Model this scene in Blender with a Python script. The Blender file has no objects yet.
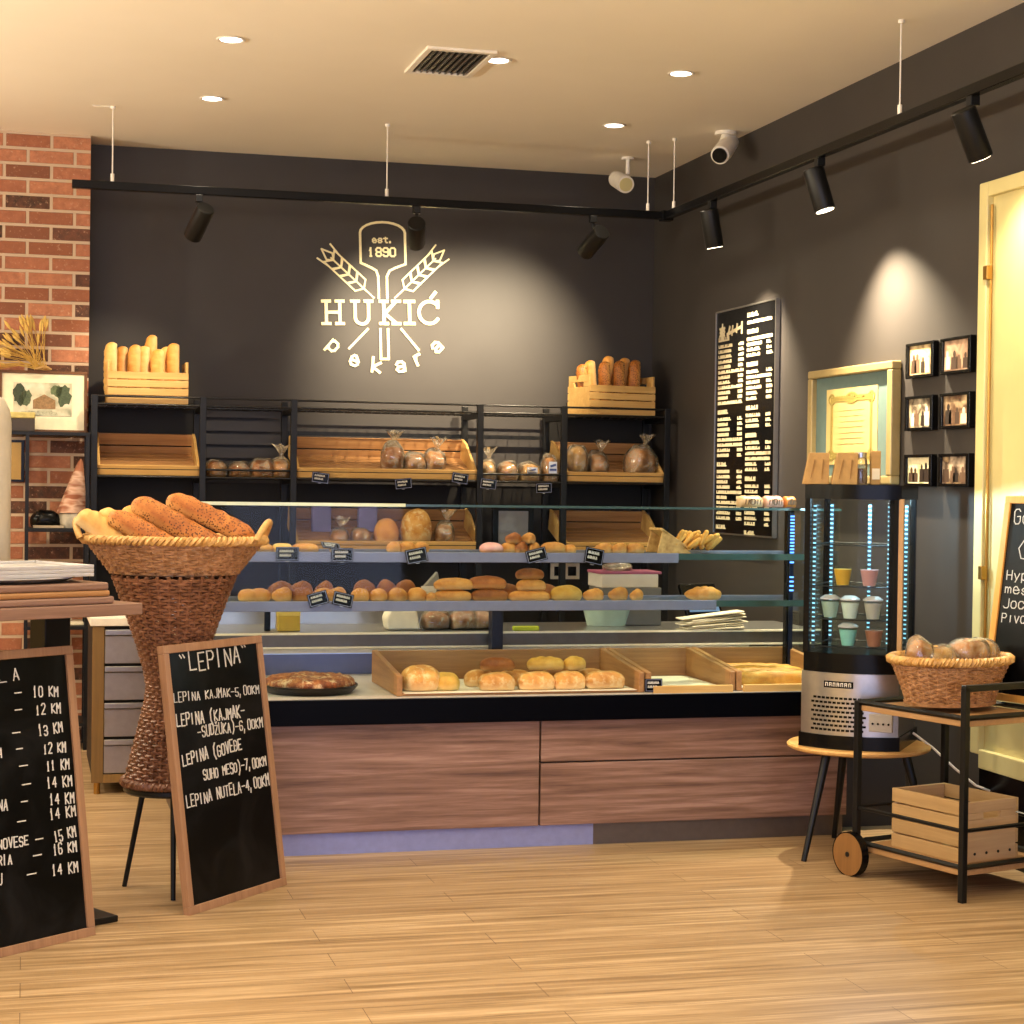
import bpy, math, random
from math import sin, cos, pi, radians
from mathutils import Matrix, Vector, noise

random.seed(7)
scn = bpy.context.scene
col = scn.collection

# ------------------------------------------------------------------ mesh kit
class MB:
    def __init__(s):
        s.v = []; s.f = []

    def add(s, vs, fs, M=None):
        b = len(s.v)
        s.v += [tuple(M @ Vector(p)) for p in vs] if M is not None else [tuple(p) for p in vs]
        s.f += [tuple(i + b for i in f) for f in fs]
        return s

    def box(s, x0, x1, y0, y1, z0, z1, M=None):
        vs = [(x, y, z) for x in (x0, x1) for y in (y0, y1) for z in (z0, z1)]
        fs = [(0, 1, 3, 2), (4, 6, 7, 5), (0, 4, 5, 1), (2, 3, 7, 6), (0, 2, 6, 4), (1, 5, 7, 3)]
        return s.add(vs, fs, M)

    def cbox(s, c, d, M=None):
        return s.box(c[0]-d[0]/2, c[0]+d[0]/2, c[1]-d[1]/2, c[1]+d[1]/2, c[2]-d[2]/2, c[2]+d[2]/2, M)

    def tube(s, pts, r, n=8, closed=False):
        P = [Vector(p) for p in pts]; N = len(P)
        R = r if isinstance(r, (list, tuple)) else [r]*N
        vs = []; up = None
        for i in range(N):
            a = P[(i-1) % N] if (closed or i > 0) else P[i]
            b = P[(i+1) % N] if (closed or i < N-1) else P[i]
            t = (b-a).normalized()
            if up is None:
                up = Vector((0, 0, 1)) if abs(t.z) < .9 else Vector((1, 0, 0))
            up = (up - t*up.dot(t))
            if up.length < 1e-6:
                up = t.orthogonal()
            up.normalize(); sd = t.cross(up)
            for k in range(n):
                an = 2*pi*k/n
                vs.append(P[i] + (up*cos(an) + sd*sin(an))*R[i])
        fs = []
        for i in range(N if closed else N-1):
            j = (i+1) % N
            for k in range(n):
                fs.append((i*n+k, i*n+(k+1) % n, j*n+(k+1) % n, j*n+k))
        if not closed:
            fs.append(tuple(range(n-1, -1, -1))); fs.append(tuple((N-1)*n+k for k in range(n)))
        return s.add(vs, fs)

    def cyl(s, a, b, r, n=16, r2=None):
        return s.tube([a, b], [r, r if r2 is None else r2], n)

    def lathe(s, prof, n=40, sx=1., sy=1., M=None, a0=0., cap=True):
        vs = []; fs = []
        for (r, z) in prof:
            for k in range(n):
                a = 2*pi*k/n + a0
                vs.append((r*cos(a)*sx, r*sin(a)*sy, z))
        for i in range(len(prof)-1):
            for k in range(n):
                fs.append((i*n+k, i*n+(k+1) % n, (i+1)*n+(k+1) % n, (i+1)*n+k))
        if cap and prof[0][0] > 1e-5: fs.append(tuple(range(n-1, -1, -1)))
        if cap and prof[-1][0] > 1e-5: fs.append(tuple((len(prof)-1)*n+k for k in range(n)))
        return s.add(vs, fs, M)

    def prism(s, poly, z0, z1, M=None):
        n = len(poly)
        vs = [(x, y, z0) for x, y in poly] + [(x, y, z1) for x, y in poly]
        fs = [tuple(range(n-1, -1, -1)), tuple(range(n, 2*n))]
        fs += [(i, (i+1) % n, n+(i+1) % n, n+i) for i in range(n)]
        return s.add(vs, fs, M)

    def strokes(s, lines, w, y0, y1, M=None):
        """flat lettering strokes in the local XZ plane, from depth y0 to y1"""
        i = 0
        for L in lines:
            for (ax, az), (bx, bz) in zip(L, L[1:]):
                i += 1; y0_ = y0 - (i % 23)*.00004
                dx, dz = bx-ax, bz-az; l = math.hypot(dx, dz) or 1e-6
                dx /= l; dz /= l; e = w*.35
                ax2, az2, bx2, bz2 = ax-dx*e, az-dz*e, bx+dx*e, bz+dz*e
                nx, nz = -dz*w/2, dx*w/2
                q = [(ax2+nx, az2+nz), (bx2+nx, bz2+nz), (bx2-nx, bz2-nz), (ax2-nx, az2-nz)]
                vs = [(x, y0_, z) for x, z in q] + [(x, y1, z) for x, z in q]
                s.add(vs, [(0, 1, 2, 3), (7, 6, 5, 4), (0, 4, 5, 1), (1, 5, 6, 2), (2, 6, 7, 3), (3, 7, 4, 0)], M)
        return s

    def build(s, name, mat, parent=None, smooth=None, bevel=0, props=None):
        me = bpy.data.meshes.new(name)
        me.from_pydata(s.v, [], s.f); me.validate(); me.update()
        if mat: me.materials.append(mat)
        if smooth is not None:
            me.shade_smooth(); me.set_sharp_from_angle(angle=radians(smooth))
        o = bpy.data.objects.new(name, me); col.objects.link(o)
        if parent: o.parent = parent
        if bevel:
            m = o.modifiers.new('bevel', 'BEVEL'); m.width = bevel; m.segments = 2; m.limit_method = 'ANGLE'
        return o


def tag(o, label, cat, group=None):
    o['label'] = label; o['category'] = cat
    if group: o['group'] = group
    return o


def thing(name, label, cat, loc=(0, 0, 0), rz=0., group=None, M=None):
    o = bpy.data.objects.new(name, None); col.objects.link(o)
    o.empty_display_size = .05
    if M is not None: o.matrix_world = M
    else:
        o.location = loc; o.rotation_euler = (0, 0, rz)
    return tag(o, label, cat, group)


def struct(o):
    o['kind'] = 'structure'; return o


def mesh_object(name, me, parent=None):
    o = bpy.data.objects.new(name, me); col.objects.link(o)
    if parent: o.parent = parent
    return o

# ------------------------------------------------------------------ materials
def lin(h):
    h = h.lstrip('#'); out = []
    for i in (0, 2, 4):
        c = int(h[i:i+2], 16)/255
        out.append(c/12.92 if c <= .04045 else ((c+.055)/1.055)**2.4)
    return (*out, 1)


class NT:
    def __init__(s, name):
        s.m = bpy.data.materials.new(name); s.m.use_nodes = True
        s.t = s.m.node_tree; s.b = s.t.nodes['Principled BSDF']; s.o = s.t.nodes['Material Output']

    def n(s, typ, **kw):
        nd = s.t.nodes.new(typ)
        for k, v in kw.items():
            if k.startswith('i_'):
                key = k[2:].replace('_', ' ')
                nd.inputs[key].default_value = v
            else: setattr(nd, k, v)
        return nd

    def l(s, a, b): s.t.links.new(a, b)

    def coord(s, kind='Object', scale=(1, 1, 1), rot=(0, 0, 0)):
        tc = s.n('ShaderNodeTexCoord'); mp = s.n('ShaderNodeMapping')
        mp.inputs['Scale'].default_value = scale; mp.inputs['Rotation'].default_value = rot
        s.l(tc.outputs[kind], mp.inputs['Vector']); return mp.outputs['Vector']

    def noise(s, vec, scale, detail=4, rough=.55, dist=0.):
        nd = s.n('ShaderNodeTexNoise'); nd.inputs['Scale'].default_value = scale
        nd.inputs['Detail'].default_value = detail; nd.inputs['Roughness'].default_value = rough
        nd.inputs['Distortion'].default_value = dist
        s.l(vec, nd.inputs['Vector']); return nd.outputs['Fac']

    def ramp(s, fac, stops):
        r = s.n('ShaderNodeValToRGB'); e = r.color_ramp.elements
        while len(e) < len(stops): e.new(.5)
        for i, (p, c) in enumerate(stops): e[i].position = p; e[i].color = c
        s.l(fac, r.inputs['Fac']); return r.outputs['Color']

    def mix(s, fac, a, b, mode='MIX'):
        m = s.n('ShaderNodeMix', data_type='RGBA', blend_type=mode)
        for sock, v in ((m.inputs['Factor'], fac), (m.inputs['A'], a), (m.inputs['B'], b)):
            pass
        ins = [m.inputs[0], m.inputs[6], m.inputs[7]]
        for sock, v in zip(ins, (fac, a, b)):
            if hasattr(v, 'is_output'): s.l(v, sock)
            else: sock.default_value = v
        return m.outputs[2]

    def bump(s, h, strength=.3, dist=.01):
        b = s.n('ShaderNodeBump'); b.inputs['Strength'].default_value = strength
        b.inputs['Distance'].default_value = dist
        s.l(h, b.inputs['Height']); s.l(b.outputs['Normal'], s.b.inputs['Normal'])

    def base(s, c):
        if hasattr(c, 'is_output'): s.l(c, s.b.inputs['Base Color'])
        else: s.b.inputs['Base Color'].default_value = c

    def vary(s, c, amt=.15):
        oi = s.n('ShaderNodeObjectInfo'); mr = s.n('ShaderNodeMapRange')
        mr.inputs['To Min'].default_value = 1-amt; mr.inputs['To Max'].default_value = 1+amt
        s.l(oi.outputs['Random'], mr.inputs['Value'])
        h = s.n('ShaderNodeHueSaturation'); s.l(c, h.inputs['Color']); s.l(mr.outputs[0], h.inputs['Value'])
        return h.outputs['Color']


def plain(name, c, rough=.5, metal=0., spec=.5, nz=.06, scale=30, coat=0.):
    t = NT(name); c = lin(c)
    v = t.noise(t.coord(), scale, 3)
    lo = tuple(x*(1-nz) for x in c[:3]) + (1,); hi = tuple(min(1, x*(1+nz)) for x in c[:3]) + (1,)
    t.base(t.ramp(v, [(.3, lo), (.7, hi)]))
    t.b.inputs['Roughness'].default_value = rough; t.b.inputs['Metallic'].default_value = metal
    t.b.inputs['Specular IOR Level'].default_value = spec
    if coat: t.b.inputs['Coat Weight'].default_value = coat
    return t.m


def wood(name, c1, c2, axis='x', rough=.5, fine=60, c3=None, vary=.1, spec=.4):
    """grain running along one axis"""
    t = NT(name)
    sc = {'x': (1.2, 22, 22), 'y': (22, 1.2, 22), 'z': (22, 22, 1.2)}[axis]
    v = t.coord('Object', sc)
    a = t.noise(v, 1.3, 6, .62, .6)
    b = t.noise(v, 5, 3, .6)
    k = t.mix(.35, a, b)
    stops = [(.3, lin(c1)), (.68, lin(c2))]
    if c3: stops = [(.25, lin(c1)), (.5, lin(c2)), (.75, lin(c3))]
    t.base(t.vary(t.ramp(k, stops), vary))
    t.b.inputs['Roughness'].default_value = rough; t.b.inputs['Specular IOR Level'].default_value = spec
    t.bump(k, .15, .004)
    return t.m


def crust(name, dark, mid, light, pale=None, nscale=16, rough=.5, speck=None, dust=None, vary=.14):
    t = NT(name); v = t.coord()
    a = t.noise(v, nscale, 5, .6)
    c = t.ramp(a, [(.28, lin(dark)), (.5, lin(mid)), (.74, lin(light))])
    if pale:                                   # the unbaked paler waist near the base of the loaf
        g = t.n('ShaderNodeTexCoord'); sp = t.n('ShaderNodeSeparateXYZ'); t.l(g.outputs['Generated'], sp.inputs[0])
        f = t.ramp(sp.outputs['Z'], [(.06, (.8, .8, .8, 1)), (.42, (0, 0, 0, 1))])
        c = t.mix(f, c, lin(pale))
    if speck:
        w = t.n('ShaderNodeTexVoronoi'); w.inputs['Scale'].default_value = 130; t.l(v, w.inputs['Vector'])
        big = t.noise(v, 9, 2)
        f1 = t.ramp(w.outputs['Distance'], [(.3, (1, 1, 1, 1)), (.42, (0, 0, 0, 1))])
        f2 = t.ramp(big, [(.34, (0, 0, 0, 1)), (.46, (1, 1, 1, 1))])
        f = t.mix(1., f1, f2, 'MULTIPLY')
        c = t.mix(f, c, lin(speck))
    if dust:
        d = t.noise(v, 28, 6, .7)
        c = t.mix(t.ramp(d, [(.5, (0, 0, 0, 1)), (.62, (.8, .8, .8, 1))]), c, lin(dust))
    t.base(t.vary(c, vary)); t.b.inputs['Roughness'].default_value = rough
    t.b.inputs['Specular IOR Level'].default_value = .35
    t.bump(t.noise(v, 60, 4, .7), .35, .004)
    return t.m


def sheer(name, tint, gloss=.12, rough=.03, opac=0., body='#ffffff', ior=1.45):
    """thin clear sheet: see-through with fresnel reflections"""
    t = NT(name); t.t.nodes.remove(t.b)
    tr = t.n('ShaderNodeBsdfTransparent'); tr.inputs['Color'].default_value = lin(tint)
    gl = t.n('ShaderNodeBsdfGlossy'); gl.inputs['Roughness'].default_value = rough
    fr = t.n('ShaderNodeFresnel'); fr.inputs['IOR'].default_value = ior
    mth = t.n('ShaderNodeMath', operation='MULTIPLY'); mth.inputs[1].default_value = gloss/.12
    t.l(fr.outputs[0], mth.inputs[0]); mth.use_clamp = True
    m1 = t.n('ShaderNodeMixShader'); t.l(mth.outputs[0], m1.inputs[0]); t.l(tr.outputs[0], m1.inputs[1]); t.l(gl.outputs[0], m1.inputs[2])
    out = m1.outputs[0]
    if opac:
        df = t.n('ShaderNodeBsdfDiffuse'); df.inputs['Color'].default_value = lin(body)
        m2 = t.n('ShaderNodeMixShader')
        f = t.ramp(t.noise(t.coord(), 22, 4, .65, .8), [(.42, (opac*.3,)*3 + (1,)), (.62, (min(1, opac*2.2),)*3 + (1,))])
        t.l(f, m2.inputs[0]); t.l(out, m2.inputs[1]); t.l(df.outputs[0], m2.inputs[2]); out = m2.outputs[0]
    t.l(out, t.o.inputs['Surface'])
    return t.m


def glow(name, c, strength):
    t = NT(name); t.base(lin(c))
    t.b.inputs['Emission Color'].default_value = lin(c); t.b.inputs['Emission Strength'].default_value = strength
    return t.m


M = {}
M['black_metal'] = plain('black_metal', '#0e0e0e', .42, .0, .3)
M['black_satin'] = plain('black_satin', '#070708', .25, 0, .18)
M['black_board'] = plain('black_backing_board', '#15120f', .6, 0, .3)
M['steel'] = plain('brushed_steel', '#b9b6b4', .28, .95)
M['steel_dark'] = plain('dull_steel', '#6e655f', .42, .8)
M['steel_reflection'] = plain('steel_painted_reflection', '#8f96c8', .45, .25)  # blue reflection of the shop window put into the steel's colour
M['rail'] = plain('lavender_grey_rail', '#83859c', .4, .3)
M['white'] = plain('white_plastic', '#e9e2d6', .4)
M['white_gloss'] = plain('white_glazed', '#bdbcbd', .2)
M['brass'] = plain('brass', '#a9803f', .35, .9)
M['chalk'] = plain('chalk', '#cfccc6', .9, 0, .1, .15, 200)
M['paper'] = plain('paper', '#e8dfc8', .8, 0, .2)
M['paper_yellow'] = plain('aged_paper', '#c4b074', .7, 0, .2, .12, 12)
M['kraft'] = plain('kraft_paper', '#b08c58', .75, 0, .2, .1, 40)
M['cream_paint'] = plain('cream_paint', '#cdc088', .35, 0, .5, .05, 6)
M['logo'] = plain('gold_white_lettering', '#f6ebbd', .6, 0, .3)
M['clear'] = sheer('clear_glass', '#f7fbfa', .022)
M['glass_edge'] = plain('green_glass_edge', '#38504c', .15, 0, .8)
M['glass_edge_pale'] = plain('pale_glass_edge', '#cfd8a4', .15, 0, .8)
M['bag'] = sheer('clear_plastic_bag', '#fbf6ec', .3, .12, .13, '#f6e6c8')
M['led_blue'] = glow('blue_led', '#5f9cff', 3.2)
M['led_cyan'] = glow('cyan_led', '#8fd2ec', 1.3)
M['lamp_disc'] = glow('lamp_disc', '#fff0e4', 14)
M['spot_lens'] = glow('spot_lens', '#ffeec8', 10)
M['oak'] = wood('pale_oak', '#b98a4e', '#d7ad6c', 'x')
M['oak_y'] = wood('pale_oak_lengthwise', '#b98a4e', '#d7ad6c', 'y')
M['oak_z'] = wood('pale_oak_upright', '#b98a4e', '#d7ad6c', 'z')
M['tray_wood'] = wood('tray_wood', '#8a603a', '#b98a57', 'x')
M['tray_wood_y'] = wood('tray_wood_cross', '#8a603a', '#b98a57', 'y')
M['crate_wood'] = wood('crate_wood', '#c39653', '#dcb470', 'x')
M['pine'] = wood('pine_crate', '#a98a66', '#c2a47c', 'x')
M['pine_y'] = wood('pine_crate_end', '#b99a78', '#d3b594', 'y')
t = NT('walnut_veneer'); v = t.coord('Object', (.8, 16, 16)); a = t.noise(v, 1.5, 7, .68, .5)
b = t.noise(t.coord('Object', (2.5, 60, 60)), 1.2, 4, .6); k = t.mix(.35, a, b)
t.base(t.ramp(k, [(.36, lin('#5f4439')), (.46, lin('#80604f')), (.54, lin('#957364')), (.66, lin('#b39181'))]))
t.b.inputs['Roughness'].default_value = .45; t.bump(k, .12, .003); M['walnut'] = t.m
M['table_wood'] = wood('table_wood', '#74594a', '#987765', 'x', .4)
M['frame_wood'] = wood('board_frame_wood', '#8a674c', '#ad8565', 'z', .5)
M['orange_wood'] = wood('orange_wood', '#c98b3c', '#e0a650', 'z', .5)
M['cart_wood'] = wood('cart_wood', '#a07a4e', '#ba9264', 'y')
M['wheel_wood'] = wood('wheel_wood', '#74502a', '#8d6436', 'z')
M['bronze_frame'] = wood('bronze_frame', '#6d5430', '#8d6d3d', 'z', .4)

M['golden'] = crust('golden_crust', '#a9662a', '#c98a3f', '#dda75c', '#e6c187')
M['brown'] = crust('brown_crust', '#6f3812', '#95541f', '#b87434', '#d0a064')
M['pale'] = crust('pale_crust', '#c08a44', '#d8a95c', '#e7c27c', '#efd7a2')
M['floury'] = crust('floury_crust', '#a8672e', '#cf9448', '#e0b064', '#ead0a0', dust='#e3cb98')
M['seeded'] = crust('seeded_crust', '#84481a', '#a86428', '#c98740', '#d0a060', speck='#5a3312', vary=.08)
M['sugar'] = crust('pink_icing', '#d98f8c', '#e3a7a2', '#edc3bd', '#d9a060')
M['bagged'] = crust('bagged_loaf_crust', '#9b5c2a', '#c1854a', '#d8a86c', '#e6cba0')
M['stick'] = crust('bread_stick_crust', '#b5722a', '#d2983f', '#e4b55c', None)
M['yellow_bread'] = crust('maize_crust', '#bf8a34', '#d6a646', '#e6bf66', '#e9cf8f')
M['pie'] = crust('baked_pie', '#4a2412', '#8a4a22', '#b98048', None, 40, .55, dust='#d9bf94')

t = NT('chalkboard_slate'); v = t.coord('Object', (1, 1, 1))
sm = t.noise(v, 5, 5, .6, 1.2)
t.base(t.ramp(sm, [(.42, lin('#070707')), (.75, lin('#1b1b1c'))]))
t.b.inputs['Roughness'].default_value = .3; t.b.inputs['Specular IOR Level'].default_value = .14
M['slate'] = t.m

t = NT('wicker_honey'); v = t.coord(); a = t.noise(v, 45, 3)
t.base(t.ramp(a, [(.3, lin('#a97b3e')), (.7, lin('#dcb06a'))])); t.b.inputs['Roughness'].default_value = .5; M['wicker_honey'] = t.m
t = NT('wicker_tan'); v = t.coord(); a = t.noise(v, 45, 3)
t.base(t.ramp(a, [(.3, lin('#8a5f38')), (.7, lin('#c2946a'))])); t.b.inputs['Roughness'].default_value = .45; M['wicker_tan'] = t.m
t = NT('wicker_brown'); v = t.coord(); a = t.noise(v, 40, 3)
t.base(t.ramp(a, [(.3, lin('#5f3a26')), (.7, lin('#93654a'))])); t.b.inputs['Roughness'].default_value = .4; M['wicker_brown'] = t.m

# painted charcoal wall
t = NT('charcoal_paint'); v = t.coord()
t.base(t.ramp(t.noise(v, 2.5, 4), [(.3, lin('#383432')), (.7, lin('#3d3937'))]))
t.b.inputs['Roughness'].default_value = .55; t.b.inputs['Specular IOR Level'].default_value = .35
t.bump(t.noise(v, 140, 3), .06, .002); M['charcoal'] = t.m

# ceiling paint
t = NT('ceiling_paint'); v = t.coord()
t.base(t.ramp(t.noise(v, 1.2, 3), [(.3, lin('#efe7d6')), (.7, lin('#f4ecdc'))]))
t.b.inputs['Roughness'].default_value = .8; M['ceiling'] = t.m

# brick
t = NT('old_brick'); v = t.coord('Object', (1, 1, 1), (radians(90), 0, 0))
bt = t.n('ShaderNodeTexBrick'); bt.inputs['Scale'].default_value = 1.
bt.offset = .5
bt.inputs['Brick Width'].default_value = .232; bt.inputs['Row Height'].default_value = .0775
bt.inputs['Mortar Size'].default_value = .009; bt.inputs['Mortar Smooth'].default_value = .25
bt.inputs['Bias'].default_value = -.1
bt.inputs['Color1'].default_value = (0, 0, 0, 1); bt.inputs['Color2'].default_value = (1, 1, 1, 1); bt.inputs['Mortar'].default_value = (.5, .5, .5, 1)
t.l(v, bt.inputs['Vector'])
big = t.noise(v, 30, 5, .65)
brick = t.ramp(bt.outputs['Color'], [(.0, lin('#33281f')), (.10, lin('#42302a')), (.15, lin('#91583c')), (.5, lin('#b07052')), (.75, lin('#c88764')), (1., lin('#a4674b'))])
brick = t.mix(t.ramp(big, [(.35, (.55, .55, .55, 1)), (.7, (0, 0, 0, 1))]), brick, lin('#84503a'))
worn = t.ramp(t.noise(v, 55, 6, .7), [(.58, (0, 0, 0, 1)), (.7, (.7, .7, .7, 1))])
brick = t.mix(worn, brick, lin('#c8a184'))
t.base(t.mix(bt.outputs['Fac'], brick, lin('#c3ab92'))); t.b.inputs['Roughness'].default_value = .85
inv = t.n('ShaderNodeMath', operation='SUBTRACT'); inv.inputs[0].default_value = 1.; t.l(bt.outputs['Fac'], inv.inputs[1])
hh = t.mix(.25, inv.outputs[0], big); t.bump(hh, .8, .012); M['brick'] = t.m

# floor: long narrow oak boards running along the counter
t = NT('oak_boards'); v = t.coord('Object', (1, 1, 1))
bt = t.n('ShaderNodeTexBrick'); bt.inputs['Scale'].default_value = 1.; bt.offset = .37
bt.inputs['Brick Width'].default_value = 1.35; bt.inputs['Row Height'].default_value = .14
bt.inputs['Mortar Size'].default_value = .0012; bt.inputs['Color1'].default_value = (0, 0, 0, 1); bt.inputs['Color2'].default_value = (1, 1, 1, 1)
t.l(v, bt.inputs['Vector'])
v2 = t.coord('Object', (.9, 24, 1)); g = t.noise(v2, 1.6, 6, .62, .5)
v3 = t.coord('Object', (.5, 7, 1)); g2 = t.noise(v3, 1., 3)
c = t.ramp(g, [(.34, lin('#7d6444')), (.5, lin('#a58a66')), (.64, lin('#c4a985'))])
c = t.mix(t.ramp(bt.outputs['Color'], [(0, (.0, .0, .0, 1)), (1, (.32, .32, .32, 1))]), c, lin('#84694a'))
c = t.mix(t.ramp(g2, [(.35, (.3, .3, .3, 1)), (.6, (0, 0, 0, 1))]), c, lin('#917452'))
t.base(t.mix(bt.outputs['Fac'], c, lin('#66503a'))); t.b.inputs['Roughness'].default_value = .42; t.b.inputs['Specular IOR Level'].default_value = .4
t.bump(g, .08, .003); M['floor'] = t.m


def photo_mat(name, cols, scale=9, seed=0., dist=1.):
    t = NT(name); tc = t.n('ShaderNodeTexCoord'); mp = t.n('ShaderNodeMapping'); mp.inputs['Location'].default_value = (seed, seed*.7, seed*1.3)
    mp.inputs['Scale'].default_value = (1, 1.6, 1)
    t.l(tc.outputs['Object'], mp.inputs['Vector'])
    a = t.noise(mp.outputs[0], scale, 3, .5, dist)
    st = [(.3 + .4*i/(len(cols)-1), lin(c)) for i, c in enumerate(cols)]
    t.base(t.ramp(a, st)); t.b.inputs['Roughness'].default_value = .35
    return t.m

# ------------------------------------------------------------------ stroke alphabet (4 x 6 grid)
G = {
 'A': '00 26 40|12 32', 'B': '00 06 36 45 44 33 03|33 42 41 30 00', 'C': '45 36 16 05 01 10 30 41', 'D': '00 06 26 45 41 20 00',
 'E': '40 00 06 46|03 33', 'G': '45 36 16 05 01 10 30 41 43 23', 'H': '00 06|40 46|03 43', 'I': '20 26', 'J': '46 41 30 10 01',
 'K': '00 06|46 03 40', 'L': '06 00 40', 'M': '00 06 23 46 40', 'N': '00 06 40 46', 'O': '10 01 05 16 36 45 41 30 10',
 'P': '00 06 36 45 44 33 03', 'R': '00 06 36 45 44 33 03|23 40', 'S': '45 36 16 05 04 13 33 42 41 30 10 01', 'T': '20 26|06 46',
 'U': '06 01 10 30 41 46', 'V': '06 20 46', 'Z': '06 46 00 40', 'Đ': '00 06 26 45 41 20 00|03 23', 'Ž': '05 45 00 40|17 26 37',
 '0': '10 01 05 16 36 45 41 30 10', '1': '14 26 20|10 30', '2': '05 16 36 45 44 00 40', '3': '05 16 36 45 44 33 13|33 42 41 30 10 01',
 '4': '30 36 02 42', '5': '46 06 03 33 42 41 30 10 01', '6': '45 36 16 05 01 10 30 41 42 33 03', '7': '06 46 10', '8': '13 04 05 16 36 45 44 33 13 02 01 10 30 41 42 33',
 '9': '01 10 30 41 45 36 16 05 04 13 43', '-': '03 43', ',': '11 0-', '(': '37 15 11 3-', ')': '17 35 31 1-', '.': '10 11 21 20 10', '"': '06 15|26 35', '„': '06 15',
 'a': '03 14 34 43 40|42 12 01 10 30 41', 'e': '02 42 33 24 14 03 01 10 30 41', 'k': '00 06|44 02 40', 'p': '0- 04|03 14 34 43 41 30 10 01', 'r': '00 04|02 14 34', 's': '43 34 14 03 12 32 41 30 10 01',
 't': '25 21 30 40|04 44', 'o': '10 01 03 14 34 43 41 30 10', 'n': '00 04|03 14 34 43 40', 'm': '00 04|03 14 23 20|23 34 43 40', 'i': '20 24|26 26', 'v': '04 20 44', 'g': '43 34 14 03 01 10 30 41|44 4- 3-', 'l': '20 26', 'y': '04 20|44 1-', 'c': '43 34 14 03 01 10 30 41',
 'h': '00 06|03 14 34 43 40', 'u': '04 01 10 30 41|44 40',
}


def glyph(ch):
    out = []
    for L in G.get(ch, '').split('|'):
        if L: out.append([(int(p[0]), -1.5 if p[1] == '-' else int(p[1])) for p in L.split()])
    return out


def text_lines(txt, x0, z0, x1, z1, cap, jit=.0, wf=.68):
    """lines of a hand-written text from baseline (x0,z0) to (x1,z1)"""
    n = len(txt); dx, dz = (x1-x0), (z1-z0); L = math.hypot(dx, dz); ux, uz = dx/L, dz/L
    adv = L/n; gw = adv*wf; res = []; rnd = random.Random(txt)
    for i, ch in enumerate(txt):
        s = 1 + rnd.uniform(-jit, jit)
        oz = rnd.uniform(-jit, jit)*cap*.5
        for ln in glyph(ch):
            pts = []
            for (a, b) in ln:
                lx = i*adv + a/4*gw*(.62 if ch in 'I1,.' else 1); lz = b/6*cap*s + oz
                pts.append((x0 + ux*lx - uz*lz, z0 + uz*lx + ux*lz))
            res.append(pts)
    return res

# ------------------------------------------------------------------ the room
XR, YB, HC = 3.45, 9.89, 3.107
o = struct(MB().box(-4.2, XR+.15, -3.2, YB+.15, -.1, 0).build('floor', M['floor']))
o = struct(MB().box(-4.2, XR+.15, -3.2, YB+.15, HC, HC+.1).build('ceiling', M['ceiling']))
struct(MB().box(-4.2, XR+.15, YB, YB+.15, 0, HC).build('wall_back', M['charcoal']))
struct(MB().box(XR, XR+.15, -3.2, YB, 0, HC).build('wall_right', M['charcoal']))
struct(MB().box(-4.2, -4.05, -3.2, YB, 0, HC).build('wall_left', M['cream_paint']))
struct(MB().box(-4.05, .31, 9.64, YB, 0, HC).build('wall_brick', M['brick']))
# glazed shop front behind the camera: sill, lintel and posts with open daylight between
mb = MB().box(-4.05, XR, -3.2, -3.05, 0, .35).box(-4.05, XR, -3.2, -3.05, 2.75, HC)
for x in (-4.05, -2.2, -.3, 1.6, XR-.12): mb.box(x, x+.12, -3.2, -3.05, .35, 2.75)
struct(mb.build('wall_front', M['charcoal']))

# cream panelled door leaf on the right wall, over a black skirting
d = struct(MB().box(3.425, XR, 5.0, 6.06, .40, 2.44).build('door_1', M['cream_paint']))
mb = MB().box(3.40, XR, 6.055, 6.115, .38, 2.485).box(3.401, XR, 5.0, 6.0549, 2.43, 2.485).box(3.401, XR, 5.0, 6.0549, .33, .40)
mb.build('door_frame', M['cream_paint'], d, bevel=.004)
mb = MB().cyl((3.412, 6.04, .5), (3.412, 6.04, 2.40), .006, 8); mb.cbox((3.40, 6.045, 2.15), (.022, .03, .05)).cbox((3.40, 6.045, 1.05), (.022, .026, .05))
mb.build('door_latch', M['brass'], d, bevel=.002)
struct(MB().box(3.432, XR, 4.8, 6.1, 0, .33).build('baseboard_right', M['black_satin']))

# ------------------------------------------------------------------ ceiling fittings
def aim_matrix(loc, tgt):
    d = (Vector(tgt)-Vector(loc)).normalized()
    return Matrix.Translation(loc) @ d.to_track_quat('-Z', 'Y').to_matrix().to_4x4()


def spot_light(name, loc, tgt, W, deg, blend, color, parent=None, size=.03):
    L = bpy.data.lights.new(name, 'SPOT'); L.energy = W; L.spot_size = radians(deg); L.spot_blend = blend
    L.color = color; L.shadow_soft_size = size
    ob = bpy.data.objects.new(name, L); col.objects.link(ob)
    ob.matrix_world = aim_matrix(loc, tgt)
    if parent:
        ob.parent = parent; ob.matrix_parent_inverse = parent.matrix_world.inverted()
    return ob

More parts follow.
